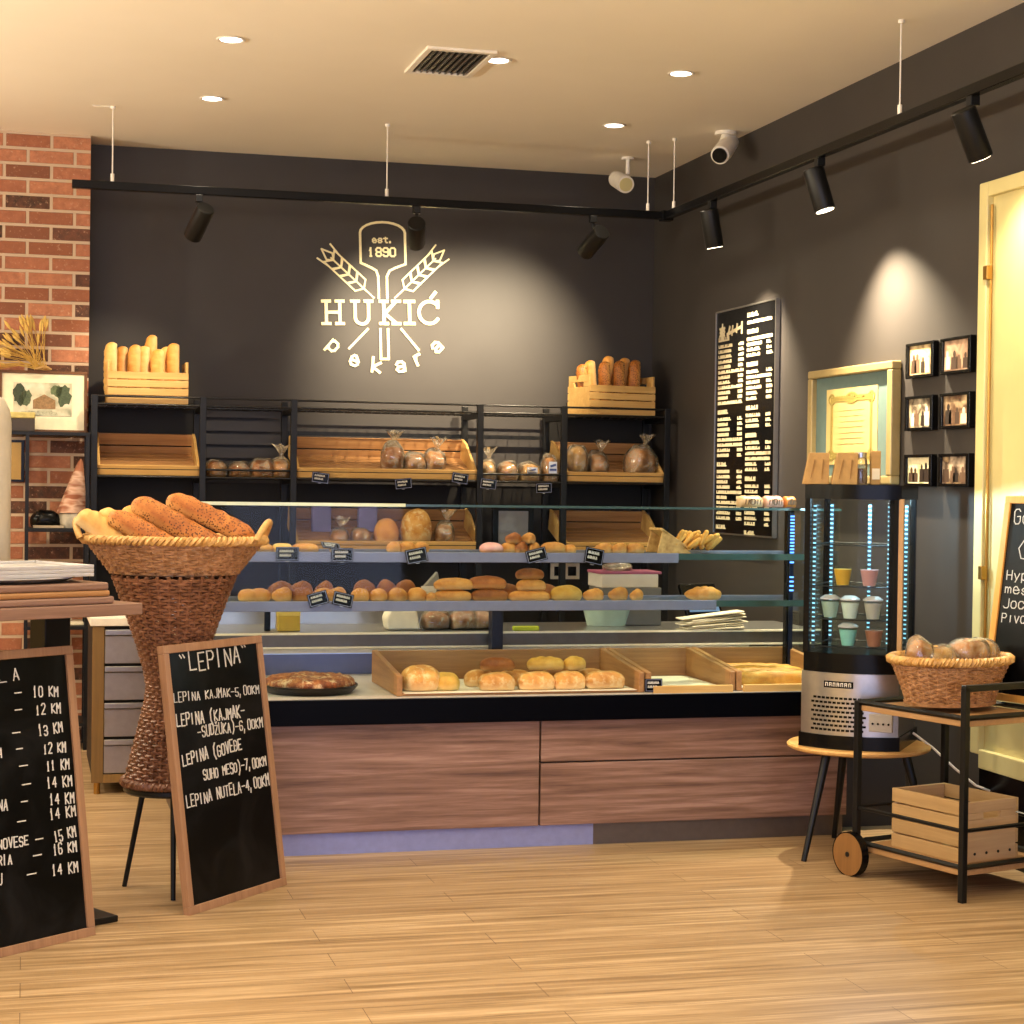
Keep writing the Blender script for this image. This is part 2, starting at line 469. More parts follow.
WARM = (1., .84, .60)
DOWN = 24
dl = [(.775, 7.353, 'recessed ceiling downlight, the nearer of the two left of the vent'),
      (.814, 8.51, 'recessed ceiling downlight above the left end of the track'),
      (1.876, 7.365, 'recessed ceiling downlight right beside the air vent'),
      (2.754, 8.51, 'recessed ceiling downlight nearest the back corner and white camera'),
      (2.674, 7.354, 'recessed ceiling downlight right of the vent, nearest the right wall')]
for x, y, lb in dl:
    r = thing('ceiling_downlight', lb, 'downlight', (x, y, HC), 0, 'recessed ceiling downlights')
    MB().lathe([(.052, 0), (.058, -.002), (.054, -.007), (.044, -.005), (.044, .0)], 32).build('trim_ring', M['white'], r, 40)
    MB().lathe([(.0, -.003), (.043, -.003), (.043, 0)], 32).build('lamp_disc', M['lamp_disc'], r)
    bpy.context.view_layer.update()
    spot_light('downlight_lamp', (x, y, HC-.02), (x, y, 0), DOWN, 130, .7, WARM, r, .045)
# added point lights without fixtures, out of view, to brighten the ceiling
for x, y in ((-2.4, 4.2), (-.9, 3.2), (.9, 3.6), (2.4, 3.9), (-2.4, 1.2), (-.4, .4), (2.2, 1.0), (1.2, 5.0), (-1.6, 6.2)):
    L = bpy.data.lights.new('added_fill_point', 'POINT'); L.energy = 18; L.color = WARM; L.shadow_soft_size = .09
    ob = bpy.data.objects.new('added_fill_point', L); col.objects.link(ob); ob.location = (x, y, 2.35 if y < 5 else 2.5)
# unseen spots added on the left side to brighten the ceiling
for y in (8.3, 6.9, 5.4, 3.8):
    spot_light('added_ceiling_fill', (-2.5, y, 2.1), (2.4, y, 3.9), 190, 110, .8, (1., .90, .70), None, .08)
# downlight grid goes on over the unseen shop, left lamps strengthened to brighten ceiling
for y in (6.2, 5.05, 3.9, 2.75, 1.6, .45, -.7, -1.85):
    for x in (-3.0, -1.9, -.35, .79, 1.88, 2.7):
        if x == -.35 and y > 4: x = -.9
        spot_light('shop_downlight_lamp', (x, y, HC-.02), (x, y, 0), DOWN if x > 0 else 60, 130, .7, WARM, None, .045)
for y in (7.353, 8.51):
    for x in (-3.0, -1.9, -.9): spot_light('shop_downlight_lamp', (x, y, HC-.02), (x, y, 0), 80, 130, .7, WARM, None, .045)

v_ = thing('ceiling_vent', 'square grey slatted air vent in the ceiling', 'vent', (1.69, 7.45, HC), 0)
mb = MB()
for a, b, c2, d2 in ((-.145, .145, -.235, -.205), (-.145, .145, .205, .235), (-.145, -.12, -.205, .205), (.12, .145, -.205, .205)): mb.box(a, b, c2, d2, -.012, 0)
mb.build('vent_frame', M['white'], v_, bevel=.002)
MB().box(-.12, .12, -.205, .205, -.002, 0).build('vent_backing', M['black_satin'], v_)
mb = MB()
for i in range(9):
    x = -.107 + i*.0268
    mb.box(x-.0035, x+.0035, -.205, .205, -.010, -.003)
mb.build('vent_slat', M['steel_dark'], v_)

tr = thing('ceiling_track', 'black lighting track hung on wires along back and right walls', 'track', (0, 0, 0))
MB().box(.2, 3.18, 8.832, 8.868, 2.712, 2.752).build('rail', M['black_satin'], tr, bevel=.003)
MB().box(3.132, 3.168, 3.2, 8.868, 2.712, 2.752).build('rail', M['black_satin'], tr, bevel=.003)
MB().box(3.12, 3.18, 8.82, 8.88, 2.706, 2.757).build('corner_connector', M['black_satin'], tr, bevel=.003)
for x, y in ((.385, 8.85), (1.70, 8.85), (3.05, 8.85), (3.15, 8.74), (3.15, 6.27), (3.15, 4.2)):
    mb = MB().cyl((x, y, 2.752), (x, y, HC), .0032, 8).cyl((x, y, 2.752), (x, y, 2.79), .009, 10).cyl((x, y, HC-.014), (x, y, HC), .012, 12)
    mb.build('hanger', M['white'], tr, 40)
mb = MB().tube([(.385, 8.85, HC-.004), (.35, 8.85, HC-.003), (.31, 8.84, HC-.006), (.29, 8.84, HC-.003)], .004, 6)
mb.build('feed_cable', M['white'], tr, 40)


def track_spot(pos, tgt, label, W, deg, blend, color):
    x, y, z = pos
    r = thing('track_spotlight', label, 'spotlight', (x, y, z), 0, 'black spotlights on the ceiling track')
    MB().box(-.018, .018, -.018, .018, -.035, 0).build('adapter', M['black_metal'], r, bevel=.003)
    d = (Vector(tgt) - Vector((x, y, z-.13))).normalized()
    c = Vector((0, 0, -.135)); a = c - d*.095; b = c + d*.085
    MB().tube([(0, 0, -.03), (0, 0, -.06), c - d*.03], .008, 8).build('arm', M['black_metal'], r, 40)
    MB().tube([a, a+d*.004, b-d*.004, b], [.04, .044, .044, .042], 28).build('lamp_body', M['black_metal'], r, 40)
    MB().tube([b, b + d*.002], .037, 24).build('lamp_lens', M['spot_lens'], r)
    bpy.context.view_layer.update()
    p = Vector((x, y, z)) + b + d*.012
    spot_light('spot_lamp', p, tgt, W, deg, blend, color, r, .02)

SPC = (1., .82, .55)
track_spot((.79, 8.85, 2.712), (.5, 9.5, 1.9), 'black track spotlight tilted left, above the baguettes at the left', 52, 62, .9, SPC)
track_spot((1.85, 8.85, 2.712), (2.05, 9.89, 2.05), 'black track spotlight hanging in front of the peel emblem', 200, 76, 1., SPC)
track_spot((2.76, 8.85, 2.712), (2.45, 9.89, 1.95), 'black track spotlight on the back rail nearest the corner', 215, 84, 1., SPC)
track_spot((3.15, 8.2, 2.712), (3.44, 8.30, 1.25), 'black track spotlight above the tall menu board', 330, 92, 1., SPC)
track_spot((3.15, 6.98, 2.712), (3.44, 6.80, 1.45), 'black track spotlight above the framed certificate', 400, 98, 1., SPC)
track_spot((3.15, 5.72, 2.712), (3.40, 5.78, 2.1), 'black track spotlight in front of the cream door', 42, 96, 1., SPC)

r = thing('security_camera', 'white round security camera facing forward near the back corner', 'camera', (3.10, 9.33, HC))
MB().cyl((0, 0, 0), (0, 0, -.012), .035, 20).cyl((0, 0, -.01), (0, 0, -.09), .012, 12).build('bracket', M['white'], r, 40)
MB().tube([(-.03, .10, -.10), (-.03, -.02, -.14), (-.03, -.06, -.155)], [.045, .048, .046], 28).build('housing', M['white'], r, 40)
MB().tube([(-.03, -.058, -.154), (-.03, -.064, -.156)], .036, 24).build('lens_cover', M['cream_paint'], r, 40)
r = thing('bullet_camera', 'white bullet security camera with dark lens by the right wall', 'camera', (3.33, 8.50, HC)); r.scale = (1.35, 1.35, 1.35)
MB().cyl((0, 0, 0), (0, 0, -.012), .04, 20).cyl((0, 0, -.01), (-.02, -.01, -.05), .014, 12).build('bracket', M['white'], r, 40)
MB().tube([(.03, .03, -.03), (-.03, -.06, -.08), (-.06, -.1, -.105)], [.032, .036, .034], 24).build('housing', M['white'], r, 40)
MB().tube([(-.06, -.1, -.105), (-.065, -.107, -.109)], .027, 20).build('lens', M['black_satin'], r, 40)

# ------------------------------------------------------------------ wall emblem (peel, wheat ears and lettering)
lg = thing('wall_emblem', 'pale gold bakery emblem with baker\'s peel and wheat ears on dark wall', 'sign',
           M=Matrix.Translation((1.885, YB-.001, 2.283)) @ Matrix.Rotation(radians(-2.0), 4, 'Y'))
SX = .0053

def P2(x, y):   # emblem drawing units -> metres, origin in the middle of the word
    return ((x-383)*SX, (312-y)*SX)
def arc(cx, cy, rx, ry, a0, a1, n=14):
    return [P2(cx + rx*cos(radians(a0+(a1-a0)*i/n)), cy - ry*sin(radians(a0+(a1-a0)*i/n))) for i in range(n+1)]
peel = [P2(379, 297), P2(379, 275), P2(377, 269), P2(372, 266), P2(361, 261)] + [P2(361, 230)] + arc(384.5, 230, 23.5, 11, 180, 0, 12) + [P2(408, 262), P2(397, 266), P2(391, 269), P2(388, 275), P2(388, 297)]
MB().strokes([peel], .0125, -.008, 0).build('peel_outline', M['logo'], lg)
MB().strokes([[P2(380, 329), P2(380, 360), P2(388, 360), P2(388, 329)]], .0125, -.008, 0).build('peel_handle', M['logo'], lg)
def ear(sg, ox):
    L = []
    def q(a, b):      # a along the stalk from its foot, b across
        an = radians(43)
        return P2(ox + sg*(-(a*cos(an)) + b*sin(an)), 297 - (a*sin(an)) - b*cos(an))
    L.append([q(0, 0), q(60, 0)])
    for k in range(4):
        a = 14 + k*10.5
        for s_ in (-1, 1):
            L.append([q(a, 0), q(a+5, s_*8), q(a+17, s_*8), q(a+11, 0)])
    L.append([q(56, 0), q(62, 4.5), q(73, 0), q(62, -4.5), q(56, 0)])
    for s_ in (-1, 1): L.append([q(56, s_*8), q(70, s_*10)])
    return L
MB().strokes(ear(1, 374), .0085, -.008, 0).build('wheat_ear', M['logo'], lg)
MB().strokes(ear(-1, 396), .0085, -.008, 0).build('wheat_ear', M['logo'], lg)
MB().strokes([[P2(367, 329), P2(347, 349)]], .012, -.008, 0).build('stalk', M['logo'], lg)
MB().strokes([[P2(402, 329), P2(420, 351)]], .012, -.008, 0).build('stalk', M['logo'], lg)
def serif(x, y, w=4.5): return [P2(x-w, y), P2(x+w, y)]
T, Bq = 300.5, 323.5
letters = [
 [[P2(324, T), P2(324, Bq)], [P2(338, T), P2(338, Bq)], [P2(324, 312), P2(338, 312)], serif(324, T, 4), serif(338, T, 4), serif(324, Bq, 4), serif(338, Bq, 4)],
 [[P2(354, T), P2(354, 317)] + arc(361, 317, 7, 7, 180, 360, 10) + [P2(368, T)], serif(354, T, 4), serif(368, T, 4)],
 [[P2(384, T), P2(384, Bq)], [P2(397, T), P2(385, 313), P2(397, Bq)], serif(384, T, 4), serif(397, T, 4), serif(384, Bq, 4), serif(397, Bq, 4)],
 [[P2(411, T), P2(411, Bq)], serif(411, T, 5), serif(411, Bq, 5)],
 [arc(432, 312, 11, 11.5, 35, 325, 20), [P2(441, 300), P2(441, 307)], [P2(434, 297), P2(439, 291)]],
]
for L in letters: MB().strokes(L, .017, -.010, 0).build('letter', M['logo'], lg)
MB().strokes(text_lines('est.', *P2(374, 240), *P2(397, 240), .034) , .007, -.008, 0).build('small_lettering', M['logo'], lg)
MB().strokes(text_lines('1890', *P2(370, 254), *P2(399.5, 254), .045, 0, .72), .009, -.008, 0).build('small_lettering', M['logo'], lg)
for ch, x, y, an in (('p', 330.5, 346.5, 42), ('e', 352.5, 361.5, 22), ('k', 375, 368.5, 7), ('a', 400.4, 368, -7), ('r', 420.6, 360.5, -24), ('a', 439.5, 348, -44)):
    c0, s0 = cos(radians(an)), sin(radians(an)); L = []
    for ln in glyph(ch):
        L.append([P2(x + (a-2)*2.1*c0 + (b-2)*2.5*s0, y + (a-2)*2.1*s0 - (b-2)*2.5*c0) for a, b in ln])
    MB().strokes(L, .0135, -.008, 0).build('letter', M['logo'], lg)

# ------------------------------------------------------------------ right wall hangings
mb_ = thing('menu_sign', 'tall black wall menu board with pale rows of text', 'menu board', (XR-.002, 8.455, 1.12), radians(-90))
# local: x along the wall (towards the viewer = +x), z up, -y into the room
W2 = .385
MB().box(-W2, W2, -.018, 0, 0, 1.123).build('panel', M['black_satin'], mb_)
mb = MB().box(-W2-.008, -W2, -.022, 0, -.006, 1.129).box(W2, W2+.008, -.022, 0, -.006, 1.129).box(-W2, W2, -.022, 0, -.008, 0).box(-W2, W2, -.022, 0, 1.123, 1.131)
mb.build('panel_edging', M['steel'], mb_)
rnd = random.Random(4)
mb = MB()
def word_row(x, z, w, h):
    c = x
    while c < x+w:
        lw = rnd.uniform(.010, .02)
        k = rnd.random()
        L = [[(c, z), (c, z+h)]] if k < .5 else [[(c, z+h*.5), (c+lw*.8, z+h*.5)]]
        if k > .3: L.append([(c+lw*.7, z), (c+lw*.7, z+h*.8)])
        if k > .6: L.append([(c, z+h*.9), (c+lw*.8, z+h*.9)])
        L.append([(c, z+h*.1), (c+lw*.8, z+h*.1)])
        mb.strokes(L, .0062, -.020, -.017)
        c += lw*1.25
def column(x, xp, z0, z1, blocks):
    z = z0
    for b in blocks:
        word_row(x, z, .13, .018); z -= .034
        for i in range(b):
            if z < z1: return
            word_row(x, z, rnd.choice((.13, .15, .17, .28)), .0125)
            word_row(xp, z, .055, .0125); z -= .0262
        z -= .022
column(-.345, -.075, .975, .03, (12, 8, 10, 6))
column(.035, .285, 1.07, .03, (1, 4, 6, 3, 6, 8, 6))
mb.strokes([[(-.30, 1.05), (-.27, 1.02), (-.30, .99), (-.33, 1.02), (-.30, 1.05)], [(-.30, .985), (-.30, 1.06)], [(-.335, 1.04), (-.27, 1.0)], [(-.27, 1.04), (-.335, 1.0)]], .012, -.020, -.017)
mb.strokes([[(-.235, 1.005), (-.04, 1.03)], [(-.225, .99), (-.20, 1.04)], [(-.17, 1.0), (-.16, 1.04)], [(-.11, 1.01), (-.1, 1.045)], [(-.04, 1.0), (-.04, 1.05)]], .016, -.020, -.017)
mb.build('menu_text', plain('menu_letters', '#cbbd9c', .7), mb_)

ct = thing('framed_certificate', 'large gilt framed certificate with blue-green mat on the right wall', 'framed certificate', (XR-.002, 7.22, 1.372), radians(-90))
hw, hh = .415, .505
mb = MB().box(-hw, hw, -.045, 0, 0, .035).box(-hw, hw, -.045, 0, hh-.035, hh).box(-hw, -hw+.045, -.045, 0, .035, hh-.035).box(hw-.045, hw, -.045, 0, .035, hh-.035)
mb.build('frame', plain('gilt_moulding', '#a69263', .4, .2), ct, bevel=.006)
MB().box(-hw+.04, hw-.04, -.02, -.004, .03, hh-.03).build('mat_board', plain('bluegreen_mat', '#5f7470', .7), ct)
MB().box(-.255, .245, -.023, -.0195, .085, .415).build('certificate_paper', M['paper_yellow'], ct)
mb = MB()
L = []
for s_ in (0, .012):
    x0, x1, z0, z1 = -.205+s_, .195-s_, .12+s_, .375-s_
    L.append([(x0, z0), (x1, z0), (x1, z1), (x0, z1), (x0, z0)])
for (cx, cz) in ((-.2, .37), (.19, .37), (-.2, .125), (.19, .125), (0, .372)):
    L.append([(cx + .028*cos(k*pi/6)*(1.9 if cx == 0 else 1), cz + .02*sin(k*pi/6)) for k in range(13)])
for k in range(22):
    x = -.18 + k*.0165
    L.append([(x, .37), (x+.008, .378), (x+.0165, .37)]); L.append([(x, .122), (x+.008, .114), (x+.0165, .122)])
mb.strokes(L, .010, -.0245, -.0225).build('ornamental_border', plain('border_ink', '#93813f', .7), ct)
mb = MB()
for k in range(7):
    mb.strokes([[(-.13+.01*(k % 3), .32-k*.024), (.12-.015*(k % 2), .32-k*.024)]], .0025, -.0243, -.0228)
mb.build('certificate_text', plain('faded_ink', '#cfbb7c', .7), ct)

pc = [('#2b201a', '#8d6a45', '#e8d2a0', '#b08a5c'), ('#1f1713', '#6d4a36', '#caa98c', '#8d6e5b'), ('#dcc9a4', '#e9dabb', '#3a2c22', '#e5d3ae'),
      ('#251a14', '#a98560', '#5b4030', '#cdb48e'), ('#4a4030', '#cbb98f', '#ede3be', '#a9b07a'), ('#1d1411', '#c9ab82', '#463027', '#d8c3a8')]
plab = ['left picture of the top row', 'right picture of the top row', 'left picture of the middle row', 'right picture of the middle row', 'left picture of the bottom row', 'right picture of the bottom row']
k = 0
for (z0, z1) in ((1.797, 1.937), (1.587, 1.725), (1.365, 1.492)):
    for (yc, hw) in ((6.61, .116), (6.32, .118)):
        r = thing('small_picture_frame', 'small black box frame with sepia photo, ' + plab[k], 'picture', (XR-.002, yc, z0), radians(-90), 'six small framed photos on the right wall')
        h = z1-z0
        mb = MB().box(-hw, hw, -.026, 0, 0, .012).box(-hw, hw, -.026, 0, h-.012, h).box(-hw, -hw+.022, -.026, 0, .012, h-.012).box(hw-.022, hw, -.026, 0, .012, h-.012)
        mb.build('frame', M['black_satin'], r, bevel=.002)
        pr_ = MB().box(-hw+.021, hw-.021, -.018, -.004, .011, h-.011).build('photo_print', photo_mat('sepia_photo', pc[k][1:], 14, k*3.7+1, .2), r)
        rn = random.Random(k+20)
        for q in range(4):              # standing figures and furniture of the old photograph
            x = -.066 + q*.042 + rn.uniform(-.01, .01); fw, fh = rn.uniform(.016, .026), h*rn.uniform(.35, .55)
            hr = fw*.55
            body = MB().prism([(x-fw, .018), (x+fw, .018), (x+fw*.9, .018+fh*.75), (x-fw*.9, .018+fh*.75)], .0178, .0184, Matrix.Rotation(radians(90), 4, 'X'))
            body.prism([(x+hr*.8*cos(j*pi/6), .018+fh*.78+hr*.6+hr*sin(j*pi/6)) for j in range(12)], .0178, .0184, Matrix.Rotation(radians(90), 4, 'X'))
            body.build('photo_figure', plain('sepia_tone', rn.choice(('#2b201a', '#4a372a', '#6d5340', '#efe0c0')), .5), r)
        k += 1

# ------------------------------------------------------------------ bread shapes
def bread(seed, L, W, H, p=2.4, bend=0., slashes=0, twist=0., lump=.05, nu=30, nv=20, seg=0, taper=1.):
    """one loaf as a closed surface, long axis X, base at z=0"""
    mb = MB(); vs = []
    so = Vector((seed*7.3, seed*3.1, seed*5.7))
    for i in range(nu+1):
        u = -1 + 2*i/nu
        u = sin(u*pi/2)
        rf = max(0., 1-abs(u)**p)**.5
        if taper != 1.: rf *= 1-(1-taper)*abs(u)**1.3
        if seg: rf *= .9+.1*abs(cos(u*pi*seg/2))
        for j in range(nv):
            a = 2*pi*j/nv
            cy, cz = cos(a), sin(a)
            k = 1.
            if slashes and cz > .1:
                ph = (u*slashes + cy*twist)
                k = 1 + .10*cz*(abs(sin(ph*pi))-.55)
            zc = H*.40
            x = u*L/2; y = cy*rf*W/2*k
            z = zc + ((H-zc)*cz*rf*k if cz > 0 else zc*max(cz*1.5, -1)*min(1, rf*1.6))
            n = noise.noise(Vector((x, y, z))*(2.6/max(W, .03)) + so)
            f = 1 + lump*n
            y *= f; z *= f if cz > 0 else 1
            if bend:
                th = bend*u; R = L/2/max(abs(bend), 1e-4)
                x, y = (R - y)*sin(th), R - (R - y)*cos(th)
            vs.append((x, y, z))
    fs = [(i*nv+j, i*nv+(j+1) % nv, (i+1)*nv+(j+1) % nv, (i+1)*nv+j) for i in range(nu) for j in range(nv)]
    fs += [tuple(range(nv-1, -1, -1)), tuple(nu*nv+j for j in range(nv))]
    mb.add(vs, fs); return mb


def bread_mesh(name, mat, **kw):
    o = bread(**kw).build(name, mat, None, 60); me = o.data; bpy.data.objects.remove(o); return me


def put(name, me, loc, rot=(0, 0, 0), scale=(1, 1, 1), label='', cat='bread', group=None):
    o = mesh_object(name, me); o.location = loc; o.rotation_euler = rot; o.scale = scale
    return tag(o, label, cat, group)

ROUND = [bread_mesh('round_roll', M['golden'], seed=i, L=.075, W=.072, H=.048, p=2., lump=.08) for i in range(3)]
ROUND_B = [bread_mesh('round_roll', M['brown'], seed=i+9, L=.075, W=.072, H=.048, p=2., lump=.08) for i in range(2)]
LONG = [bread_mesh('long_roll', M['golden'], seed=i+20, L=.15, W=.075, H=.05, p=2.6, lump=.05) for i in range(3)]
LONG_B = [bread_mesh('long_roll', M['brown'], seed=i+26, L=.15, W=.075, H=.05, p=2.6, lump=.05) for i in range(2)]
CROIS = [bread_mesh('croissant', M['golden'], seed=i+30, L=.12, W=.055, H=.05, p=2.8, bend=.9, seg=7, taper=.7, lump=.05) for i in range(2)]
CROIS_B = [bread_mesh('croissant', M['brown'], seed=i+34, L=.12, W=.055, H=.05, p=2.8, bend=.8, seg=7, taper=.7) for i in range(2)]
BAG = {m: [bread_mesh('baguette', M[m], seed=i+40, L=.34, W=.066, H=.056, p=6, slashes=4, twist=.8, lump=.05, nu=44) for i in range(2)] for m in ('golden', 'seeded', 'pale', 'stick')}

# ------------------------------------------------------------------ wall rack with its crates, trays and bread
rk = thing('bakery_rack', 'black metal bread rack standing against the back wall', 'rack', (0, 9.45, 0))
UP = [.335, .876, 1.342, 2.335, 2.80, 3.385]
for i, x in enumerate(UP):
    mb = MB().box(x-.016, x+.016, -.016, .016, 0, 1.775).box(x-.016, x+.016, .34, .372, 0, 1.775)
    for z in (.93, 1.335, 1.70): mb.box(x-.012, x+.012, 0, .36, z, z+.03)
    mb.build('upright', M['black_metal'], rk, bevel=.002)
for i in range(5):
    a, b = UP[i]+.014, UP[i+1]-.014
    for zi, z in enumerate((.985, 1.365, 1.73)):
        mb = MB()
        mb.tube([(a, 0, z), (b, 0, z)], .006, 8).tube([(a, 0, z+.04), (b, 0, z+.04)], .0055, 8).tube([(a, .355, z), (b, .355, z)], .006, 8)
        n = int((b-a)/.05)
        for q in range(1, n): mb.tube([(a+(b-a)*q/n, 0, z), (a+(b-a)*q/n, .355, z)], .003, 6)
        mb.tube([(a, .178, z-.004), (b, .178, z-.004)], .003, 6)
        mb.build('wire_shelf', plain('rack_wire', '#2c2b29', .3, .6), rk, 50)
for i, z1 in enumerate((1.76, 1.34, 1.34, 1.34, 1.74)):
    MB().box(UP[i], UP[i+1], .375, .39, .45, z1).build('back_panel', M['black_board'], rk)
mb = MB()
for q in range(5): mb.box(UP[1], UP[2], .376, .386, 1.40+q*.072, 1.455+q*.072)
mb.build('slatted_back', plain('charcoal_slats', '#2f2c2a', .5), rk)
for x0, x1 in ((UP[2], UP[3]), (UP[3], UP[4])):
    MB().box(x0, x1, .368, .38, 1.60, 1.622).build('cross_bar', M['black_metal'], rk)


def bread_crate(loc, rz, label):
    r = thing('slatted_crate', label, 'crate', loc, rz, 'slatted crates of baguettes on top of the rack')
    w, d, h = .405, .27, .20
    for y0 in (-d/2, d/2-.012):
        mb = MB()
        for q in range(4): mb.box(-w/2, w/2, y0, y0+.012, q*.041, q*.041+.036)
        mb.build('side_panel' if y0 > 0 else 'front_panel', M['crate_wood'], r, bevel=.002)
    for s_ in (-1, 1):
        mb = MB(); x0 = s_*(w/2)-(.014 if s_ > 0 else 0)
        mb.box(x0, x0+.014, -d/2+.012, d/2-.012, 0, .15).box(x0, x0+.014, -d/2+.012, d/2-.012, .178, .215)
        mb.box(x0, x0+.014, -d/2+.012, -.055, .15, .178).box(x0, x0+.014, .055, d/2-.012, .15, .178)
        mb.build('end_panel', M['crate_wood'], r, bevel=.002)
    MB().box(-w/2+.014, w/2-.014, -d/2+.012, d/2-.012, .004, .014).build('base_board', M['crate_wood'], r)
    return r
bread_crate((.60, 9.60, 1.737), 0, 'slatted wooden crate of baguettes on the rack at the left')
bread_crate((3.12, 9.62, 1.737), radians(10), 'slatted wooden crate of baguettes on the rack in the corner')
ordn = ['first', 'second', 'third', 'fourth', 'fifth', 'sixth', 'seventh', 'eighth', 'ninth', 'tenth']
c1 = [(.447, 2.05, -.03, .03), (.505, 2.035, .02, -.04), (.565, 2.04, -.04, .02), (.615, 2.04, .03, .03), (.655, 2.10, .05, -.02), (.68, 2.02, -.05, .05), (.728, 2.04, .03, 0), (.76, 2.055, -.03, .03)]
for i, (x, zt, dy, lean) in enumerate(c1):
    put('baguette', BAG['golden' if i % 3 else 'pale'][i % 2], (x, 9.60+dy, (zt+1.762)/2), (lean, -pi/2, lean*1.5), ((zt-1.762)/.34, 1.15, 1.15), 'golden baguette standing in the left crate, %s from the left' % ordn[i], 'baguette', 'baguettes in the left crate')
c2 = [(2.985, 2.02, -.02, -.22), (3.045, 2.045, .04, -.16), (3.10, 2.035, -.04, -.1), (3.14, 2.07, .06, .05), (3.18, 2.04, -.04, -.05), (3.225, 2.06, .03, .05), (3.262, 2.045, -.04, .06), (3.29, 2.05, .04, .05)]
for i, (x, zt, dy, lean) in enumerate(c2):
    put('baguette', BAG['golden' if i % 2 else 'seeded'][i % 2], (x, 9.62+dy, (zt+1.762)/2), (0, -pi/2+lean*.6, lean), ((zt-1.762)/.34, 1.15, 1.15), 'brown baguette standing in the corner crate, %s from the left' % ordn[i], 'baguette', 'baguettes in the corner crate')


def display_tray(x0, x1, z, label):
    r = thing('display_tray', label, 'tray', ((x0+x1)/2, 9.455, z), 0, 'tilted wooden display trays on the rack')
    w = x1-x0; hw = w/2
    A = radians(17)
    mb = MB(); R = Matrix.Rotation(A, 4, 'X')
    for q in range(6): mb.box(-hw+.014, hw-.014, .012+q*.056, .012+q*.056+.046, .012, .021, R)
    mb.build('slatted_base', M['tray_wood'], r, bevel=.0015)
    MB().box(-hw, hw, 0, .013, 0, .052, R).build('front_lip', M['crate_wood'], r, bevel=.002)
    mb = MB().box(-hw, hw, .345, .358, .012, .052, R).box(-hw, hw, .345, .358, .06, .12, R)
    mb.build('back_board', M['tray_wood'], r, bevel=.002)
    for s_ in (-1, 1):
        poly = [(.0, .0), (.358, .012), (.358, .125), (.26, .125), (.0, .052)]
        mb = MB(); xa = s_*hw - (.014 if s_ > 0 else 0)
        vs = [(xa, y, zz) for y, zz in poly] + [(xa+.014, y, zz) for y, zz in poly]
        n = 5
        fs = [tuple(range(n)), tuple(range(2*n-1, n-1, -1))] + [(i, n+i, n+(i+1) % n, (i+1) % n) for i in range(n)]
        mb.add(vs, fs, R); mb.build('side_board', M['crate_wood'], r, bevel=.002)
    return r
display_tray(.352, .862, 1.372, 'empty tilted wooden tray at the left of the rack')
display_tray(1.36, 2.32, 1.372, 'wide tilted wooden tray of bagged loaves, upper rack shelf')
display_tray(1.36, 2.345, .992, 'wide tilted wooden tray of loaves, lower rack shelf')
display_tray(2.815, 3.37, 1.372, 'tilted wooden tray of bagged bread under the corner crate')
display_tray(2.815, 3.37, .992, 'empty tilted wooden tray on the lower corner shelf')
def slope_z(y): return .022 + (y-9.455)*.29     # height of a tray's slats above the tray foot


def bagged(loc, L, W, H, label, mat='bagged', rz=0., neck=True, seed=1, tilt=0., labelled=False, group='bread in clear plastic bags'):
    r = thing('bagged_loaf', label, 'bagged bread', loc, rz, group)
    r.rotation_euler = (tilt, 0, rz)
    bread(seed, L*.93, W*.9, H*.88, 2.6, lump=.08).build('loaf', M[mat], r, 60)
    b = bread(seed+3, L, W, H*.98, 3., lump=.16, nu=26, nv=22).build('plastic_bag', M['bag'], r, 35)
    if neck:
        mb = MB(); vs = []; n = 14
        for q, (rr, zz) in enumerate(((.028, H*.86), (.012, H*.99), (.010, H+.012), (.03, H+.045), (.04, H+.058))):
            for k in range(n):
                a = 2*pi*k/n; w = rr*(1+(.35*(k % 2) if q > 2 else .1*(k % 2)))
                vs.append((w*cos(a)+L*.1, w*sin(a)*.6, zz + (.008*sin(k*2.1) if q > 2 else 0)))
        fs = [(q*n+k, q*n+(k+1) % n, (q+1)*n+(k+1) % n, (q+1)*n+k) for q in range(4) for k in range(n)]
        mb.add(vs, fs).build('bag_neck', M['bag'], r, 30)
    if labelled:
        mb = MB()
        mb.cbox((0, -W*.47, H*.5), (L*.45, .003, H*.42)).build('paper_label', plain('white_blue_label', '#c9cede', .5), r)
        MB().strokes([[(-L*.15, H*.42), (L*.15, H*.42)], [(-L*.1, H*.55), (L*.12, H*.6)]], H*.08, -W*.47-.004, -W*.47-.0015).build('label_marks', plain('blue_ink', '#3d4f86', .5), r)
    return r
